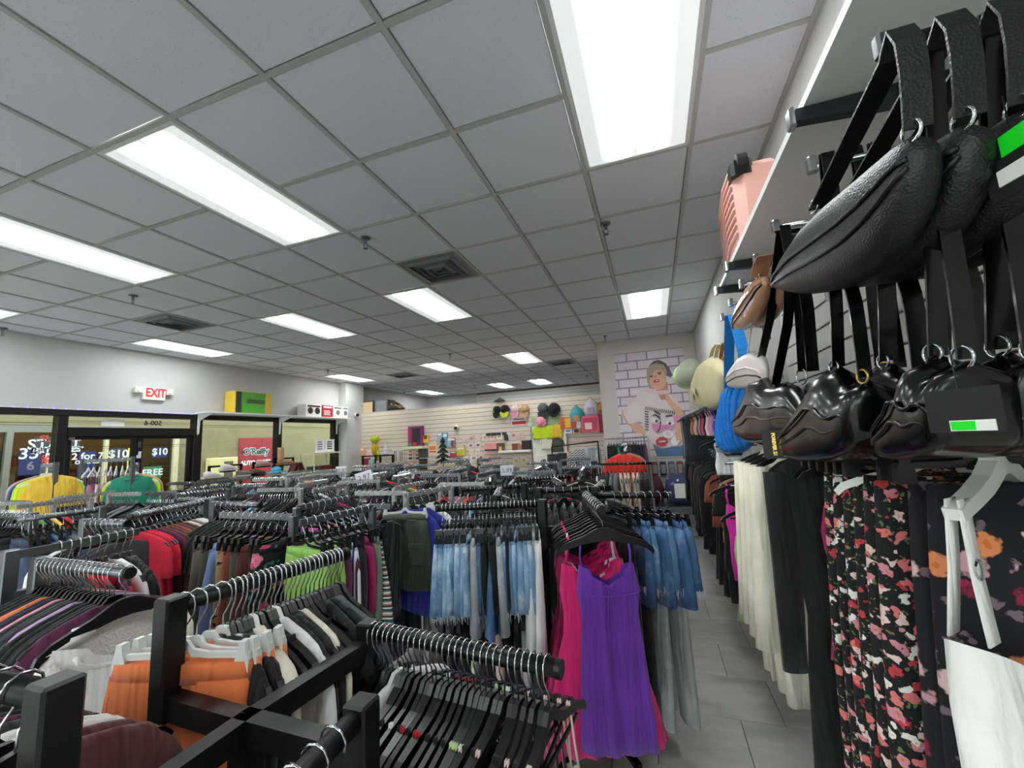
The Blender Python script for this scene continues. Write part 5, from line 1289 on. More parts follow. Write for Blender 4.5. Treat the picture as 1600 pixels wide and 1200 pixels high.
# ================================================================== poster
def pp(pts, Y): return [(P(x, y, 'y', Y)[0], P(x, y, 'y', Y)[2]) for x, y in pts]
def z6(pts): return [(940+x/6, 530+y/6) for x, y in pts]
YPO = 7.444
po = thing('wall_poster_print', 'large fashion poster of a model in a printed t-shirt on wall', 'poster', (0, YPO, 0))
c4 = [(-.555, 3.095), (.62, 3.085), (.50, 1.29), (-.56, 1.29)]
c4 = [(-.56, 3.10), (.60, 3.10), (.60, 1.29), (-.56, 1.29)]
obj('sheet', MB().prism(c4, -.006, .004), mat('printed_white_brick', None, .5, kind='brickprint'), po)
SKIN = mat('print_skin', (222, 172, 146), .6); SKIN2 = mat('print_skin_shade', (206, 146, 120), .6); SHIRT = mat('print_shirt', (226, 212, 212), .6); HAIRP = mat('print_blond_hair', (176, 156, 136), .6); HAIRD = mat('print_dark_hair', (96, 88, 92), .6)
JEANP = mat('print_jeans', (96, 124, 162), .6); PINKP = mat('print_pink', (222, 140, 180), .6); LIPS = mat('print_lips', (204, 70, 80), .6); DARKP = mat('print_dark_line', (80, 72, 84), .6); WHTP = mat('print_white', (240, 236, 236), .6); PALEPK = mat('print_pale_pink', (232, 196, 202), .6)
def el(cx, cy, rx, ry, rot=0, n=22): return [(cx+rx*math.cos(a)*math.cos(rot)-ry*math.sin(a)*math.sin(rot), cy+rx*math.cos(a)*math.sin(rot)+ry*math.sin(a)*math.cos(rot)) for a in [2*math.pi*k/n for k in range(n)]]
layer = [0]
def pl(name, pts, m):
    layer[0] += 1
    obj(name, MB().prism(pp(z6(pts), YPO), -.006-.0008*layer[0], -.005), m, po)
pl('arm_print', [(192, 660), (185, 720), (250, 800), (330, 880), (430, 905), (440, 860), (360, 800), (300, 760)], SKIN)
pl('jeans_print', [(455, 930), (490, 1010), (520, 1098), (770, 1095), (765, 990), (640, 1000), (560, 1010)], JEANP)
pl('shirt_print', [(395, 475), (340, 520), (285, 585), (215, 650), (205, 700), (255, 790), (300, 790), (360, 735), (385, 800), (410, 890), (470, 975), (560, 1025), (650, 1010), (745, 1000), (765, 930), (760, 800), (750, 640), (700, 560), (640, 515), (540, 500)], SHIRT)
pl('hair_print', [(445, 245), (490, 205), (545, 196), (600, 225), (640, 285), (662, 335), (645, 362), (600, 330), (590, 300)], HAIRD)
pl('hair_print', [(420, 300), (445, 245), (510, 225), (580, 240), (615, 300), (600, 400), (560, 440), (480, 470), (440, 450), (425, 380)], HAIRP)
pl('neck_print', [(490, 430), (620, 400), (625, 500), (615, 560), (560, 570), (520, 500)], SKIN2)
pl('face_print', el(522, 370, 82, 108, -.22), SKIN)
pl('hair_print', [(440, 300), (470, 250), (530, 240), (590, 270), (600, 320), (560, 285), (500, 290), (460, 340), (440, 420), (425, 380)], HAIRP)
pl('brow_print', [(445, 345), (485, 335), (483, 343), (447, 353)], HAIRD); pl('brow_print', [(520, 315), (560, 305), (560, 313), (522, 323)], HAIRD)
pl('eye_print', el(466, 352, 16, 6, -.2, 12), DARKP); pl('eye_print', el(545, 325, 17, 6, -.2, 12), DARKP)
pl('nose_print', [(503, 335), (512, 335), (512, 362), (492, 364)], SKIN2)
pl('mouth_print', el(516, 392, 30, 16, -.3, 16), LIPS); pl('mouth_print', el(520, 388, 14, 5, -.3, 10), WHTP)
pl('scarf_print', [(385, 475), (440, 465), (520, 485), (622, 478), (628, 515), (540, 520), (430, 500)], PALEPK)
for k in range(15):
    pl('hatch_print', [(415+k*19, 632+k*3.2), (422+k*19, 630+k*3.2), (414+k*19, 660+k*3.2), (407+k*19, 662+k*3.2)], DARKP)
for k in range(8): pl('hatch_print', [(405, 672+k*24), (440, 678+k*24), (440, 686+k*24), (405, 680+k*24)], DARKP)
pl('cheek_print', [(470, 790), (520, 800), (540, 770), (555, 810), (640, 790), (690, 800), (660, 850), (590, 850), (540, 880), (500, 860), (475, 830)], PINKP)
pl('drawn_brow_print', [(480, 668), (510, 668), (552, 700), (545, 712), (500, 688)], DARKP); pl('drawn_brow_print', [(598, 715), (660, 708), (662, 720), (602, 728)], DARKP)
pl('drawn_lid_print', [(462, 722), (500, 700), (545, 725), (556, 760), (545, 750), (500, 714)], DARKP)
pl('drawn_eye_print', el(505, 768, 36, 17, .1, 16), WHTP); pl('drawn_eye_print', el(515, 768, 13, 14, 0, 12), DARKP)
pl('drawn_eye_print', el(640, 788, 36, 18, .1, 16), WHTP); pl('drawn_eye_print', el(638, 790, 14, 15, 0, 12), DARKP)
pl('drawn_nose_print', [(550, 770), (558, 772), (548, 850), (520, 880), (514, 870), (540, 840)], DARKP)
pl('drawn_lips_print', [(508, 950), (540, 920), (575, 915), (612, 930), (622, 965), (590, 1000), (550, 1005), (515, 985)], LIPS); pl('drawn_lips_print', [(535, 955), (600, 950), (595, 962), (540, 968)], WHTP)
pl('rose_print', el(625, 890, 48, 40, .3, 14), WHTP); pl('rose_print', el(625, 890, 26, 20, .3, 12), PALEPK); pl('rose_print', el(690, 950, 40, 50, .3, 14), WHTP)
pl('forearm_print', [(600, 515), (625, 530), (660, 580), (735, 640), (765, 690), (775, 780), (785, 860), (750, 945), (700, 950), (690, 900), (705, 790), (690, 690), (625, 600), (595, 545)], SKIN)
pl('fingers_print', [(665, 730), (745, 715), (750, 735), (680, 752)], PINKP); pl('fingers_print', [(680, 760), (750, 750), (755, 780), (690, 785)], PINKP)

# ================================================================== things on the partition
YA = YP-.06
def on_wall(px0, px1, py0, py1, Y=YA):
    xm, ym = (px0+px1)/2, (py0+py1)/2
    a = P(px0, ym, 'y', Y); b = P(px1, ym, 'y', Y); zt = P(xm, py0, 'y', Y)[2]; zb = P(xm, py1, 'y', Y)[2]
    return (a[0]+b[0])/2, (zt+zb)/2, abs(b[0]-a[0])/2, (zt-zb)/2
def peg(t, z=0, d=.12): obj('peg', MB().tube([(0, .0, z), (0, -d, z)], .004, 6), CHROME, t)
def pack(name, label, box, m, d=.05, marks=(), cat='package', group=None, Y=YA, hung=True):
    x, z, w, h = on_wall(*box, Y=Y)
    t = thing(name, label, cat, (x, Y, z), group=group)
    obj('card' if d < .03 else 'carton', MB().bev(-w, w, -d, -.001, -h, h, .003), m, t)
    for k, (nm_, u0, u1, v0, v1, mm) in enumerate(marks):
        obj(nm_, MB().box(-w+2*w*u0, -w+2*w*u1, -d-.003-.0025*k, -d, h-2*h*v1, h-2*h*v0), mm, t)
    return t
CM = lambda n, *c: mat('goods_'+n, c, .55)
def cap(label, box, m, mbrim, dark=None):
    x, z, w, h = on_wall(*box)
    t = thing('baseball_cap', label, 'cap', (x, YA-.06, z))
    prof = [(w*.98, -.0), (w, .03), (w*.9, .07), (w*.6, .11), (.02, .13)]
    obj('crown', MB().lathe([(w*1.0, .05), (w*1.0, .02), (w*.92, -.03), (w*.6, -.075), (.012, -.095)], (0, 0, h*.25), 16, 'y'), m, t, True)
    br = [(w*.95*math.cos(a), -h*.15-(h*.85)*max(0, math.sin(a))**.8) for a in np.linspace(0, math.pi, 12)]
    obj('brim', MB().prism(br, -.05, -.035), mbrim, t)
    obj('hook_peg', MB().tube([(0, .06, h*.5), (0, -.02, h*.5)], .004, 6), CHROME, t)
cap('black cap hung sideways first in the cap row', (772, 783, 632, 654), K['black'], K['black'])
cap('black cap with neon brim second in the cap row', (783, 797, 632, 653), K['black'], K['neon'])
cap('pink and white cap above the red sign', (799, 813, 631, 654), K['palepink'], K['pink'])
cap('tan cap next to the pink cap', (814, 828, 631, 654), K['tan'], K['tan'])
cap('dark grey brimmed cap over the green panel', (841, 858, 628, 656), K['slate'], K['charcoal'])
cap('round black hat beside the grey cap', (857, 876, 631, 652), K['black'], K['black'])
x, z, w, h = on_wall(770, 790, 624, 632)
t = thing('folded_hat', 'dark hat lying on top of the partition', 'hat', (x, YP-.02, 2.577)); obj('crown', MB().lathe([(.16, 0), (.13, .02), (.06, .06), (.01, .09)], n=14), K['charcoal'], t, True)
pack('notice_sign', 'white notice with a red band below the pink cap', (799, 823, 652, 664), CARDW, .012, [('red_band', .05, .95, .5, .92, CM('red', 190, 40, 44)), ('grey_line', .15, .85, .15, .35, GREYINK)], 'sign')
pack('green_board', 'sage green display panel under the dark hats', (831, 873, 652, 666), CM('sage', 150, 176, 130), .03, [], 'panel')
cap('pale pink hat on the green panel', (838, 856, 654, 666), K['pink'], K['pink'])
def wbag(label, box, m, m2):
    x, z, w, h = on_wall(*box); t = thing('mini_backpack', label, 'bag', (x, YA-.08, z))
    obj('body', MB().pillow([(-w, 0), (-w*.7, h*.6), (0, h), (w*.7, h*.6), (w, 0)], [(-w, -h*.5), (-w*.8, -h), (0, -h), (w*.8, -h), (w, -h*.5)], .07, lambda a, b, q: (a, q, b), 7), m, t, True)
    obj('pocket', MB().bev(-w*.5, w*.5, -.085, -.06, -h*.8, -h*.1, .01), m2, t)
    obj('loop', MB().torus((0, .02, h*.95), .03, .006, (0, 1, 0), 12, 6), m2, t, True); obj('peg', MB().tube([(0, .08, h), (0, 0, h)], .004, 6), CHROME, t)
wbag('teal backpack with a brown top hanging at the poster-wall end', (891, 913, 634, 662), CM('teal', 50, 150, 160), CM('tan', 180, 130, 90))
wbag('silver white backpack beside the teal one', (913, 935, 622, 650), CM('silver', 196, 190, 200), CM('lilac', 170, 150, 180))
wbag('mustard backpack at the corner of the poster wall', (934, 944, 630, 650), CM('mustard', 180, 130, 60), CM('brown', 120, 80, 50))
pack('toy_box', 'orange and yellow printed toy box under the teal backpack', (877, 902, 652, 670), CM('orange_print', 196, 96, 50), .12, [('yellow_print', .3, .65, .1, .9, CM('yel', 222, 180, 50)), ('red_print', .7, .98, .1, .9, CM('red2', 190, 70, 70))], 'box')
pack('toy_box', 'slim pale box between the orange and pink boxes', (902, 909, 651, 669), CM('pale', 196, 214, 212), .12, [], 'box')
pack('toy_box', 'large pink and red doll box near the poster wall', (910, 937, 650, 676), CM('pinkbox', 214, 96, 116), .14, [('window', .1, .9, .12, .88, CM('rose', 190, 60, 84)), ('swirl', .2, .6, .4, .8, CM('white2', 236, 206, 210))], 'box')
pack('toy_box', 'narrow dark red box at the poster wall corner', (937, 944, 645, 676), CM('maroon', 120, 20, 50), .14, [], 'box')
pack('toy_box', 'white and blue small box below the orange toy box', (883, 895, 670, 677), CM('wb', 226, 230, 240), .1, [('blue_print', .2, .8, .3, .7, CM('bl', 90, 120, 190))], 'box')
pack('toy_box', 'small box with brown photo below the pale box', (896, 908, 669, 677), CM('tanbox', 190, 160, 130), .1, [('dark_print', .2, .8, .2, .8, CM('drk', 60, 44, 40))], 'box')
# white board standing in for a mirror, the tops for its bright reflection
x, z, w, h = on_wall(833, 886, 665, 728)
t = thing('mirror_stand_in', 'tall white board standing in for a mirror, framed in dark metal', 'display board', (x, YA, z))
obj('board', MB().box(-w, w, -.03, -.001, -h, h), CM('reflection_white', 244, 242, 226), t); obj('frame', MB().box(-w-.03, -w, -.05, -.001, -h, h).box(w, w+.02, -.05, -.001, -h, h), STEEL, t)
for k, (fx, fz, c, lab) in enumerate(((-.6, .95, 'neon', 'neon yellow top standing for a mirror reflection, first of the upper row'), (-.05, .95, 'neon', 'neon yellow top standing for a mirror reflection, middle of the upper row'), (.5, .98, 'yellow', 'yellow top standing for a mirror reflection, last of the upper row'), (-.15, .42, 'cream', 'cream top standing for a mirror reflection, middle of the white board'), (.5, .3, 'olive', 'olive cap-shaped top standing for a mirror reflection, low on the white board'))):
    garment('crop', c, (x+fx*w, YA-.06, z+fz*h+.09), (0, 0, 0), '', label=lab, group='tops standing for the mirror reflection', scale=(.62, 1, .66))
pack('shelf_unit', 'white wall shelf carrying brown boxes beside the board', (783, 832, 703, 706), CARDW, .2, [], 'shelf')
for k, (bx, c) in enumerate((((803, 812, 693, 703), (120, 60, 44)), ((812, 818, 694, 703), (176, 110, 84)), ((818, 831, 688, 703), (34, 24, 24)))):
    pack('gift_box', ('reddish', 'tan', 'dark brown')[k]+' gift box on the white wall shelf', bx, CM('gift%d' % k, *c), .14, [], 'box')
pack('doll_box', 'pink gift box with black base on the partition', (760, 778, 692, 704), CM('pk', 230, 150, 150), .1, [('black_base', 0, 1, .82, 1, CM('bk', 30, 26, 28))], 'box')
pack('doll_box', 'brown and gold gift pack beside the pink gift box', (779, 789, 692, 706), CM('bg', 96, 70, 50), .1, [('gold_print', .3, .7, .4, .9, CM('gd', 210, 180, 120))], 'box')
pack('doll_box', 'pink gift box above the lilac price card', (759, 768, 713, 725), CM('pk', 230, 150, 150), .1, [], 'box')
# cards of small accessories
rk = random.Random(11); k = 0
tones = [CM('c%d' % i, *c) for i, c in enumerate(((236, 224, 212), (226, 206, 200), (232, 216, 190), (222, 214, 206), (214, 190, 180), (240, 232, 220)))]
spot = [CM('s%d' % i, *c) for i, c in enumerate(((206, 170, 110), (190, 110, 110), (140, 130, 120), (222, 190, 170), (96, 84, 80)))]
cell = {0: (722, 733), 1: (734, 745), 2: (746, 757)}
rows_ = [('top', 676, 686, 722, 826), ('second', 688, 696, 722, 758), ('third', 698, 707, 733, 758), ('fourth', 708, 716, 724, 760), ('fifth', 717, 727, 730, 744), ('lower shelf-side', 716, 726, 802, 830)]
for rn, y0, y1, xa, xb in rows_:
    xx = xa; i = 0
    while xx+6 < xb:
        wd = rk.uniform(7, 10); dy = (xx-780)*-.075
        pack('accessory_card', ords[i]+' small pale accessory card in the '+rn+' row of the jewellery wall', (xx, xx+wd, y0+dy, y1+dy), rk.choice(tones), .012, [('trinket', .25, .75, .35, .75, rk.choice(spot))], 'accessory card', 'accessory cards on the partition')
        xx += wd+2.5; i += 1
for i, xx in enumerate((760, 768, 776, 785)):
    pack('sunglasses', ords[i]+' pair of dark sunglasses on the partition', (xx, xx+7, 677-i*.5, 681-i*.5), BLKPL, .03, [], 'sunglasses', 'sunglasses on the partition')
pack('watch_pouch', 'small black pouch hanging below the sunglasses', (788, 794, 679, 688), BLKPL, .04, [], 'pouch')
# boxed toy, shelf, strips, print, tree, figure
t = pack('toy_box', 'tall purple and pink boxed toy on a small shelf', (641, 663, 666, 697), CM('purplebox', 120, 44, 92), .10, [('magenta_side', 0, .22, .1, .8, CM('mg', 178, 40, 96)), ('dark_window', .3, .85, .1, .9, CM('dw', 44, 36, 44)), ('red_print', .35, .6, .8, .97, CM('rp', 196, 50, 50)), ('green_print', 0, .25, .82, 1, CM('gp', 60, 150, 110))], 'box')
pack('wall_shelf', 'small lime and white shelf under the purple boxed toy', (638, 668, 697, 701), CM('limeshelf', 214, 222, 170), .24, [], 'shelf')
pack('doll_box', 'small yellow box with a brown arch beside the boxed toy', (662, 671, 680, 692), CM('ybox', 224, 180, 90), .06, [('arch', .2, .8, .0, .5, CM('arch', 120, 70, 40))], 'box')
pack('poster_print', 'orange and cream printed sheet on the partition', (670, 683, 694, 712), CM('sheet', 236, 208, 176), .012, [('orange_print', .1, .9, .15, .5, CM('op', 240, 130, 70)), ('red_line', .1, .9, .6, .7, CM('rl', 200, 60, 50))], 'poster')
for i, xx in enumerate((639, 650)):
    pack('product_strip', ('first', 'second')[i]+' hanging strip of small packets under the lime shelf', (xx, xx+6, 702, 736), CARDW, .015, [('packet', .1, .9, .04+q*.16, .15+q*.16, CM('p%d' % (q % 3), *((230, 150, 90), (200, 90, 90), (60, 50, 60))[q % 3])) for q in range(6)], 'packets')
for i, xx in enumerate((615, 624)):
    pack('tool_pack', ('first', 'second')[i]+' long pack of brushes hanging on the partition', (xx, xx+7, 702, 734), CARDW, .02, [('brush', .2, .4, .05, .6, CM('br1', 90, 70, 60)), ('brush', .6, .8, .05, .6, CM('br2', 120, 90, 80)), ('blue_pack', .05, .95, .68, .98, CM('bp%d' % i, *((120, 190, 200), (150, 130, 200))[i]))], 'brush pack')
pack('mirror_panel', 'dark grey square panel under the lime shelf', (654, 669, 701, 715), CM('dkpanel', 70, 78, 76), .02, [], 'panel')
for i in range(4): pack('sunglasses', ords[i]+' dark sunglasses under the grey panel', (656, 668, 717+i*4.5, 720+i*4.5), BLKPL, .05, [], 'sunglasses', 'sunglasses under the grey panel')
for i, (bx, c) in enumerate((((684, 692, 676, 690), (150, 170, 190)), ((693, 700, 676, 698), (110, 150, 180)), ((700, 708, 684, 698), (170, 190, 196)), ((704, 714, 705, 714), (196, 70, 90)), ((706, 712, 684, 698), (150, 110, 120)), ((714, 727, 698, 712), (206, 196, 60)), ((696, 712, 722, 732), (214, 196, 140)), ((714, 724, 716, 730), (90, 96, 100)), ((725, 733, 714, 726), (214, 200, 190)), ((560, 571, 700, 712), (236, 170, 130)), ((574, 590, 703, 712), (230, 190, 190)))):
    pack('goods_pack', ['grey-blue', 'blue', 'pale blue', 'crimson', 'plum', 'yellow', 'straw', 'dark grey', 'cream', 'peach', 'pale rose'][i]+' hanging pack on the slatted partition', bx, CM('pk%d' % i, *c), .03, [('label_strip', .15, .85, .1, .3, CARDW)], 'package')
x, z, w, h = on_wall(680, 704, 684, 724, 8.4)
t = thing('christmas_tree', 'small dark green artificial tree in front of the partition', 'artificial tree', (x, 8.4, z-h))
TREE = mat('tree_needles', (30, 52, 40), .9)
obj('trunk', MB().tube([(0, 0, -(z-h)), (0, 0, h*2)], .012, 6), CM('trunk', 70, 50, 40), t)
for i in range(5):
    zz = i*h*.4; R_ = w*(1.05-.19*i); mb = MB()
    for kx in range(14):
        a = kx*2*math.pi/14+i; mb.ribbon([(0, 0, zz+h*.42), (R_*.6*math.cos(a), R_*.6*math.sin(a), zz+h*.2), (R_*math.cos(a), R_*math.sin(a), zz)], [.02, .06, .01], .012, (-math.sin(a), math.cos(a), 0))
    obj('branch_tier', mb, TREE, t)
obj('stand', MB().lathe([(.12, -(z-h)), (.12, -(z-h)+.02)], n=10), CM('trunk', 70, 50, 40), t)
x, z, w, h = on_wall(580, 592, 680, 713, 8.5)
t = thing('foil_balloon', 'lime and yellow balloon figure above the black frame display', 'balloon', (x, 8.5, z))
obj('head', MB().lathe([(.01, h*.2), (w*.8, h*.35), (w, h*.62), (w*.75, h*.9), (.01, h)], n=16), CM('limefoil', 170, 190, 30), t, True)
obj('bust', MB().lathe([(.01, -h), (w*.6, -h*.8), (w*.85, -h*.3), (w*.6, h*.1), (w*.4, h*.25)], n=16), CM('goldfoil', 206, 170, 30), t, True)
obj('tail', MB().tube([(w*.3, 0, -h*.5), (w*.9, 0, -h*.8), (w*.6, 0, -h*1.05), (w*.6, 0, -h*1.4)], .04, 8), CM('limefoil', 170, 190, 30), t, True)
obj('stick', MB().tube([(w*.6, 0, -h*1.2), (w*.6, 0, -z)], .006, 6), WHTPL, t)
x, z, w, h = on_wall(567, 614, 711, 752, 8.2)
t = thing('frame_stand', 'black open frame display of folded goods before the partition', 'display frame', (x, 8.2, 0))
for xx in (-w, -w*.12, w*.18, w): obj('upright', MB().box(xx-.02, xx+.02, -.02, .02, 0, z+h), BLACKM, t)
obj('top_bar', MB().box(-w-.02, w+.02, -.02, .02, z+h-.03, z+h), BLACKM, t); obj('shelf_board', MB().box(-w, w, -.15, .15, z-h*.7, z-h*.68), BLACKM, t)
for i, (fx, c) in enumerate(((-.75, (150, 30, 60)), (-.4, (150, 196, 190)), (.1, (206, 170, 170)), (.5, (196, 206, 200)), (.8, (170, 200, 190)))):
    pack('goods_pack', ['maroon', 'mint', 'rose', 'white', 'pale mint'][i]+' pack inside the black frame display', (590+fx*20-4, 590+fx*20+4, 716+2*i, 738), CM('fd%d' % i, *c), .06, [], 'package', None, 8.25)
x, z, w, h = on_wall(595, 609, 690, 714, 8.3)
t = thing('white_tree', 'small frosted white tree ornament on the black frame', 'ornament', (x, 8.3, z-h))
for i in range(4): obj('branch_tier', MB().lathe([(w*(1-.2*i), i*h*.45), (w*(.5-.1*i), i*h*.45+h*.4), (.01, i*h*.45+h*.55)], n=9), CM('frost', 206, 204, 210), t)
# boxes on top of the partition
for i, (bx, c, lab) in enumerate((((569, 591, 625, 644), (54, 44, 36), 'dark carton with a cream label on top of the partition'), ((592, 612, 624, 643), (96, 98, 96), 'grey dark-edged carton on top of the partition'))):
    x, z, w, h = on_wall(*bx, YP+.2); t = thing('storage_box', lab, 'box', (x, YP+.16, 2.56+.0))
    obj('carton', MB().bev(-w, w, -.14, .2, -.0, 2*h, .006), CM('st%d' % i, *c), t)
    obj('panel', MB().box(-w*.7, w*.8, -.145, -.14, .02, 2*h*.9), CM('stp%d' % i, *((206, 184, 140), (120, 126, 126))[i]), t)
    obj('support_ledge', MB().box(-w, w, -.1, .2, -.03, 0), CM('ledge', 120, 110, 100), t)
x, z, w, h = on_wall(606, 636, 624, 643, YP+.2)
t = thing('folded_tarp', 'crumpled dark bundle with tan stripes on top of the partition', 'bundle', (x, YP+.12, 2.56))
obj('bundle', MB().pillow([(-w, .02), (-w*.5, .22), (0, .26), (w*.5, .18), (w, .04)], [(-w, 0), (-w*.5, 0), (0, 0), (w*.5, 0), (w, 0)], .14, lambda a, b, q_: (a, q_, b), 7), CM('tarp', 50, 44, 40), t, True)
for i in range(3): obj('stripe', MB().bar((-w*.2+i*.12, -.125, .20-i*.03), (w*.3+i*.14, -.10, .08-i*.015), .02, .02), CM('tanstripe', 190, 150, 90), t)
# security cameras
for px, py, lab in ((714, 668, 'white dome security camera on the partition'), (549, 647, 'small dark security camera at the column')):
    q = P(px, py, 'y', YA if px > 600 else 8.28)
    if px < 600: q[0] = -7.11; q[1] = 8.6
    t = thing('security_camera', lab, 'camera', q); mb = MB().lathe([(.06, 0), (.06, -.05), (.045, -.07)], n=14, axis='y' if px > 600 else 'x')
    obj('mount', mb if px > 600 else MB().lathe([(.05, 0), (.05, .05)], n=12, axis='x'), WHTPL, t, True)
    obj('dome', MB().lathe([(.042, -.07), (.035, -.10), (.01, -.115)], (0, 0, -.01), 12, 'y') if px > 600 else MB().lathe([(.042, .05), (.035, .09), (.01, .11)], n=12, axis='x'), BLKPL, t, True)

# ================================================================== poster-wall corner
br_ = thing('clothing_rack', 'round-topped rack of black and dark green trousers before the poster', 'clothing rack', (0, 0, 0))
obj('rail', MB().tube([(-.80, 7.05, 1.62), (-.10, 7.0, 1.62)], .014, 10), STEELP, br_, True)
for q in ((-.80, 7.05), (-.10, 7.0)): obj('post', MB().box(q[0]-.014, q[0]+.014, q[1]-.014, q[1]+.014, 0, 1.63), STEELP, br_)
hang((-.78, 7.05), (-.12, 7.0), 1.62, ['jeans black*4', 'jeans green', 'jeans black*3', 'jeans charcoal', 'jeans black*4', 'jeans plum'], 'on the rack in front of the poster', near=False, frm='the partition')
tp = thing('clothing_rack', 'black single-bar rack in front of the red top', 'clothing rack', (0, 0, 0))
obj('rail', MB().tube([(-.66, 4.7, 1.365), (-.05, 4.72, 1.36)], .014, 10), BLACKM, tp, True)
obj('post', MB().box(-.69, -.63, 4.67, 4.73, 0, 1.40), BLACKM, tp)
garment('tee', 'coral', (-.36, 5.05, 1.545), (0, 0, .0), '', mesh=G['tee'][1], label='bright red t-shirt facing the viewer near the poster wall', group='red top')
hanger((-.36, 5.05, 1.545), (0, 0, .0), 'slim', BLKPL, 'black hanger holding the bright red t-shirt', None)
rr_ = thing('clothing_rack', 'steel rack holding the bright red t-shirt', 'clothing rack', (0, 0, 0))
obj('rail', MB().tube([(-.36, 5.0, 1.545), (-.36, 5.5, 1.545)], .012, 10), STEEL, rr_, True); obj('post', MB().box(-.38, -.34, 5.48, 5.52, 0, 1.56), STEEL, rr_)
hang((-.36, 5.08), (-.36, 5.5), 1.545, ['tee sage', 'tee orange', 'tee grey*2'], 'on the rack of the red t-shirt', near=False)
hang((-.62, 4.7), (-.08, 4.72), 1.363, ['cardigan black*2', 'tee grey*2', 'tank cream*5', 'cardigan black*2'], 'on the single-bar rack before the red top', near=False)
# hanging jeans and zigzag top against the partition
for (px, py), kd, co, lab in (((866, 700), 'jeans', 'charcoal', 'dark grey jeans hanging at the white board'), ((878, 700), 'tank', 'charcoal', 'dark grey tank top beside the grey jeans'), ((905, 694), 'cardigan', 'zigzag', 'grey zigzag knit jacket near the poster wall'), ((925, 690), 'jeans', 'acid', 'light washed jeans beside the zigzag jacket'), ((897, 696), 'jeans', 'peach', 'peach trousers behind the zigzag jacket')):
    q = P(px, py, 'y', 8.0); garment(kd, co, q, (0, 0, .2), '', label=lab, group='clothes near the white board')
t = thing('clothing_rack', 'dark pipe rack of the zigzag jacket before the partition', 'clothing rack', (0, 0, 0))
a = P(862, 698, 'y', 8.0); b = P(934, 690, 'y', 8.0)
obj('rail', MB().tube([a, b], .014, 8), BLACKM, t, True)
for q in (a, b): obj('post', MB().tube([(q[0], q[1], 0), q], .014, 8), BLACKM, t)
# stock at the foot of the poster wall
rz = random.Random(2)
for i in range(7):
    xx = -.30+i*.13
    tt = thing('goods_pack', ords[i]+' dark blister pack under the poster', 'package', (xx, 7.36, 1.10), group='blister packs under the poster')
    obj('card', MB().box(-.05, .05, 0, .012, -.12, .10), CM('blist%d' % (i % 3), *((60, 62, 66), (110, 112, 116), (150, 70, 60))[i % 3]), tt); obj('blister', MB().bev(-.035, .035, -.03, 0, -.09, .05, .01), CM('clearb', 150, 156, 160), tt); obj('peg', MB().tube([(0, .06, .12), (0, -.05, .12)], .004, 6), CHROME, tt)
    if xx > .55: break
x = -.05
t = thing('duffel_bag', 'maroon folded bag on the low shelf under the poster', 'bag', (-.18, 7.2, .78)); obj('body', MB().pillow([(-.26, 0), (-.2, .2), (0, .24), (.2, .2), (.26, 0)], [(-.26, -.1), (-.2, -.22), (0, -.24), (.2, -.22), (.26, -.1)], .14, lambda a, b, q: (a, q, b), 7), CM('maroonbag', 84, 40, 52), t, True); obj('handle', MB().tube([(-.1, -.1, .15), (-.08, -.12, .28), (.08, -.12, .28), (.1, -.1, .15)], .012, 6), BLKPL, t)
t = thing('clear_bag', 'clear plastic bag of dark clothes beside the maroon bag', 'bag', (.30, 7.15, .78)); obj('body', MB().pillow([(-.22, 0), (-.18, .2), (0, .25), (.18, .2), (.22, 0)], [(-.22, -.1), (-.18, -.22), (0, -.24), (.18, -.22), (.22, -.1)], .14, lambda a, b, q: (a, q, b), 7), mat('glossy_navy_film', (70, 74, 110), .15), t, True); obj('label_sheet', MB().box(-.08, .08, -.15, -.143, -.12, .1), CARDW, t)
t = thing('low_shelf', 'low grey shelf at the foot of the poster wall', 'shelf', (.1, 7.2, .5)); obj('board', MB().box(-.6, .6, -.2, .2, 0, .03), STEEL, t)
for xx in (-.58, .56): obj('leg', MB().box(xx, xx+.02, -.2, .2, -.5, 0), STEEL, t)

# ================================================================== shoe displays and glass case at the storefront
def shoe_frame(label, px0, px1, py, X=-6.6):
    a = P(px0, py, 'x', X); b = P(px1, py+(-3 if px1 > px0 else 0), 'x', X); z = a[2]
    t = thing('shoe_display', label, 'display frame', (X, (a[1]+b[1])/2, 0)); w = (b[1]-a[1])/2
    for y in (-w, w): obj('upright', MB().box(-.015, .015, y-.015, y+.015, 0, z), BLACKM, t)
    obj('top_bar', MB().box(-.015, .015, -w-.015, w+.015, z-.03, z), BLACKM, t)
    return t
shoe_frame('black shoe display frame beside the storefront jamb', 327, 377, 728)
shoe_frame('black shoe display frame in front of the red banner', 396, 441, 722)
shoe_frame('black boot display frame next to the storefront mullion', 430, 458, 716)
def shoe(label, px, py, m, sole, L=.27, boot=False, X=-6.55):
    q = P(px, py, 'x', X); t = thing('boot' if boot else 'shoe', label, 'boot' if boot else 'shoe', q)
    top = [(-L/2, .07), (-L*.3, .09), (0, .075), (L*.25, .05), (L/2, .03)]; bot = [(-L/2, .0), (-L*.3, 0), (0, 0), (L*.25, 0), (L/2, 0)]
    obj('upper', MB().pillow(top, bot, .045, lambda a, b, q_: (q_, a, b), 7), m, t, True)
    obj('sole', MB().prism([(-L/2, -.022), (L/2, -.018), (L/2+.01, .004), (-L/2, .008)], -.045, .045, lambda a, b, q_: (q_, a, b)), sole, t)
    if boot: obj('shaft', MB().rings([(0, -L*.3, z_, .045, .055, 0, 1, 0) for z_ in (.05, .15, .26, .3)], 12), m, t, True)
    obj('shelf_peg', MB().box(-.05, .06, -L*.4, L*.3, -.045, -.022), BLACKM, t)
CL = lambda n, *c: mat('shoe_'+n, c, .6)
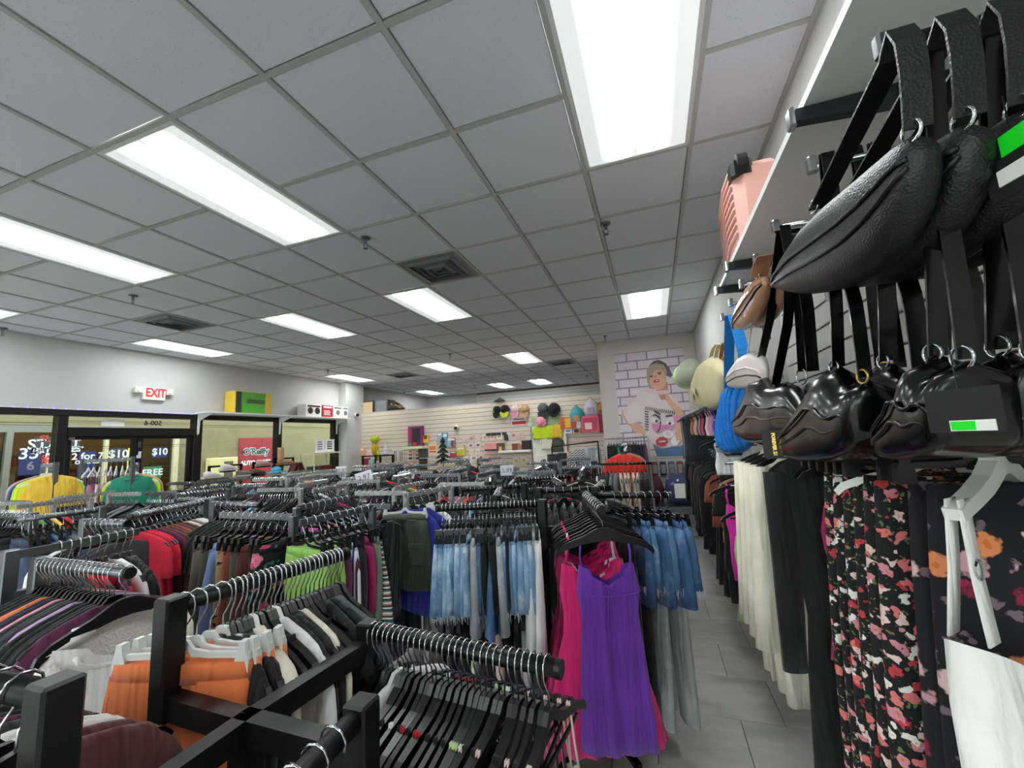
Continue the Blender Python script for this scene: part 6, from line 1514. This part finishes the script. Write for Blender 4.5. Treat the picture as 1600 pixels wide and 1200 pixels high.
shoe('white strappy sandal on the upper peg by the banner', 357, 733, CL('wh', 226, 222, 216), CL('whs', 210, 206, 200))
shoe('white sandal on the lower peg by the jamb', 331, 745, CL('wh', 226, 222, 216), CL('whs', 210, 206, 200))
shoe('grey slip-on shoe below the white sandal', 355, 752, CL('gr', 120, 120, 122), CL('grs', 90, 90, 92))
shoe('taupe shoe with white sole in front of the banner', 384, 742, CL('tp', 130, 116, 104), CL('whs', 210, 206, 200), .36)
shoe('olive brown shoe beside the taupe one', 402, 740, CL('ob', 110, 88, 60), CL('obs', 80, 64, 44), .32)
shoe('pale pink heeled shoe over the banner lettering', 412, 726, CL('pk', 206, 170, 160), CL('pks', 180, 130, 120), .30)
shoe('tan ankle boot on the top peg beside the mullion', 446, 724, CL('tan', 190, 150, 110), CL('tans', 160, 120, 84), .36, True)
q = P(432, 738, 'x', -6.2); t = thing('sun_hat', 'small sky blue hat on a stand before the banner', 'hat', q)
obj('brim', MB().lathe([(.02, 0), (.16, .0), (.16, .012), (.07, .02)], n=18), CM('blhat', 70, 170, 200), t, True); obj('crown', MB().lathe([(.08, .01), (.075, .07), (.03, .10)], n=16), CM('blhat', 70, 170, 200), t, True); obj('stand', MB().tube([(0, 0, 0), (0, 0, -q[2]+.0)], .012, 6), CM('std', 200, 180, 130), t)
q = P(463, 740, 'x', -6.0); t = thing('knit_scarf', 'dark red scarf draped over a stand near the glass case', 'scarf', q)
obj('scarf', MB().ribbon([(0, -.14, -.25), (0, -.12, .02), (0, -.05, .16), (0, .05, .18), (0, .12, .05), (0, .15, -.25)], .12, .04, (1, 0, 0)), CM('scarf', 84, 24, 26), t, True); obj('stand', MB().tube([(0, 0, .15), (0, 0, -q[2])], .02, 8), BLACKM, t)
a = P(480, 708, 'x', -6.95); b = P(520, 708, 'x', -6.95)
gc = thing('glass_case', 'glass display case with cream top by the storefront column', 'display case', (-6.95, (a[1]+b[1])/2, 0)); w = (b[1]-a[1])/2; zt = 1.62
obj('top', MB().box(-.2, .2, -w-.02, w+.02, zt-.02, zt+.01), CM('creamtop', 222, 212, 180), gc)
for xx in (-.19, .19):
    for y in (-w, w): obj('upright', MB().box(xx-.01, xx+.01, y-.01, y+.01, 0, zt-.02), CM('creamtop', 222, 212, 180), gc)
obj('pane', MB().box(.186, .19, -w+.01, w-.01, .9, zt-.03), GLASS, gc)
sbd = obj('shelf_board', MB().box(-.18, .18, -w, w, 1.22, 1.24), CM('creamtop', 222, 212, 180), gc); obj('cabinet_base', MB().box(-.18, .18, -w, w, 0, .9), CM('basewood', 150, 120, 90), gc)
for i, (dy, c) in enumerate(((-.25, (40, 34, 36)), (-.1, (70, 50, 50)), (.08, (140, 40, 44)), (.22, (150, 44, 48)))):
    tt = thing('wallet_box', ['black', 'brown', 'red', 'dark red'][i]+' small box inside the glass case', 'box', (-6.95, (a[1]+b[1])/2+dy, 1.241)); obj('carton', MB().bev(-.08, .08, -.055, .055, 0, .10, .006), CM('wl%d' % i, *c), tt); obj('lid', MB().bev(-.082, .082, -.057, .057, .07, .105, .005), CM('wll%d' % i, *[min(255, v+20) for v in c]), tt)
for i, (x0, x1, lab) in enumerate(((493, 507, 'white leaflet sheet with pale picture on the glass case'), (507, 521, 'white notice sheet with dark lines on the glass case'))):
    p0 = P(x0, 700, 'x', -6.95); p1 = P(x1, 700, 'x', -6.95); tt = thing('notice_sheet', lab, 'notice', (-6.95+.02*i, (p0[1]+p1[1])/2, zt+.011)); ww = (p1[1]-p0[1])/2
    obj('sheet', MB().box(-.004, .004, -ww, ww, 0, .28), PAPER, tt); obj('foot', MB().box(-.04, .04, -ww, ww, 0, .006), PAPER, tt)
    for q_ in range(4): obj('print_line', MB().box(.004, .006, -ww*.6, ww*(.5-.1*(q_ % 2)), .06+q_*.05, .085+q_*.05), INK if i else GREYINK, tt)

# price cards standing on the racks
for px, py, Y, wv, hv, tilt, s, lab in ((533, 735, 5.5, .17, .13, 0, '12.97', 'white price card in front of the storefront column'), (569, 746, 3.6, .17, .12, -.25, '2.97', 'tilted white price card above the middle racks'), (792, 735, 4.0, .13, .10, 0, '5.99', 'lilac-white price card before the jewellery wall'), (640, 742, 4.6, .12, .09, .1, '2.97', 'small white price card among the middle racks')):
    q = P(px, py, 'y', Y); t = thing('price_card', lab, 'price card', q, (0, tilt, .35))
    obj('card', MB().box(-wv/2, wv/2, -.003, .003, -hv/2, hv/2), PAPER, t)
    text('lettering', s, hv*.62, GREYINK, t, face_mat((0, -.0042, 0), (1, 0, 0), (0, 0, 1)))
    obj('stem', MB().tube([(0, .004, -hv/2), (0, .004, 1.38-q[2]-.02)], .006, 6), CHROME, t)
# ---- hangers of the far racks: one mass
me = bpy.data.meshes.new('hangers_on_far_racks'); me.from_pydata(Far.v, [], Far.f); me.update()
me.materials.append(BLKPL); me.materials.append(CHROME)
me.polygons.foreach_set('material_index', Far.mi)
fo = bpy.data.objects.new('hangers_on_far_racks', me); COL.objects.link(fo)
fo['kind'] = 'stuff'; fo['label'] = 'mass of black and chrome hangers crowding the racks further back'; fo['category'] = 'hangers'
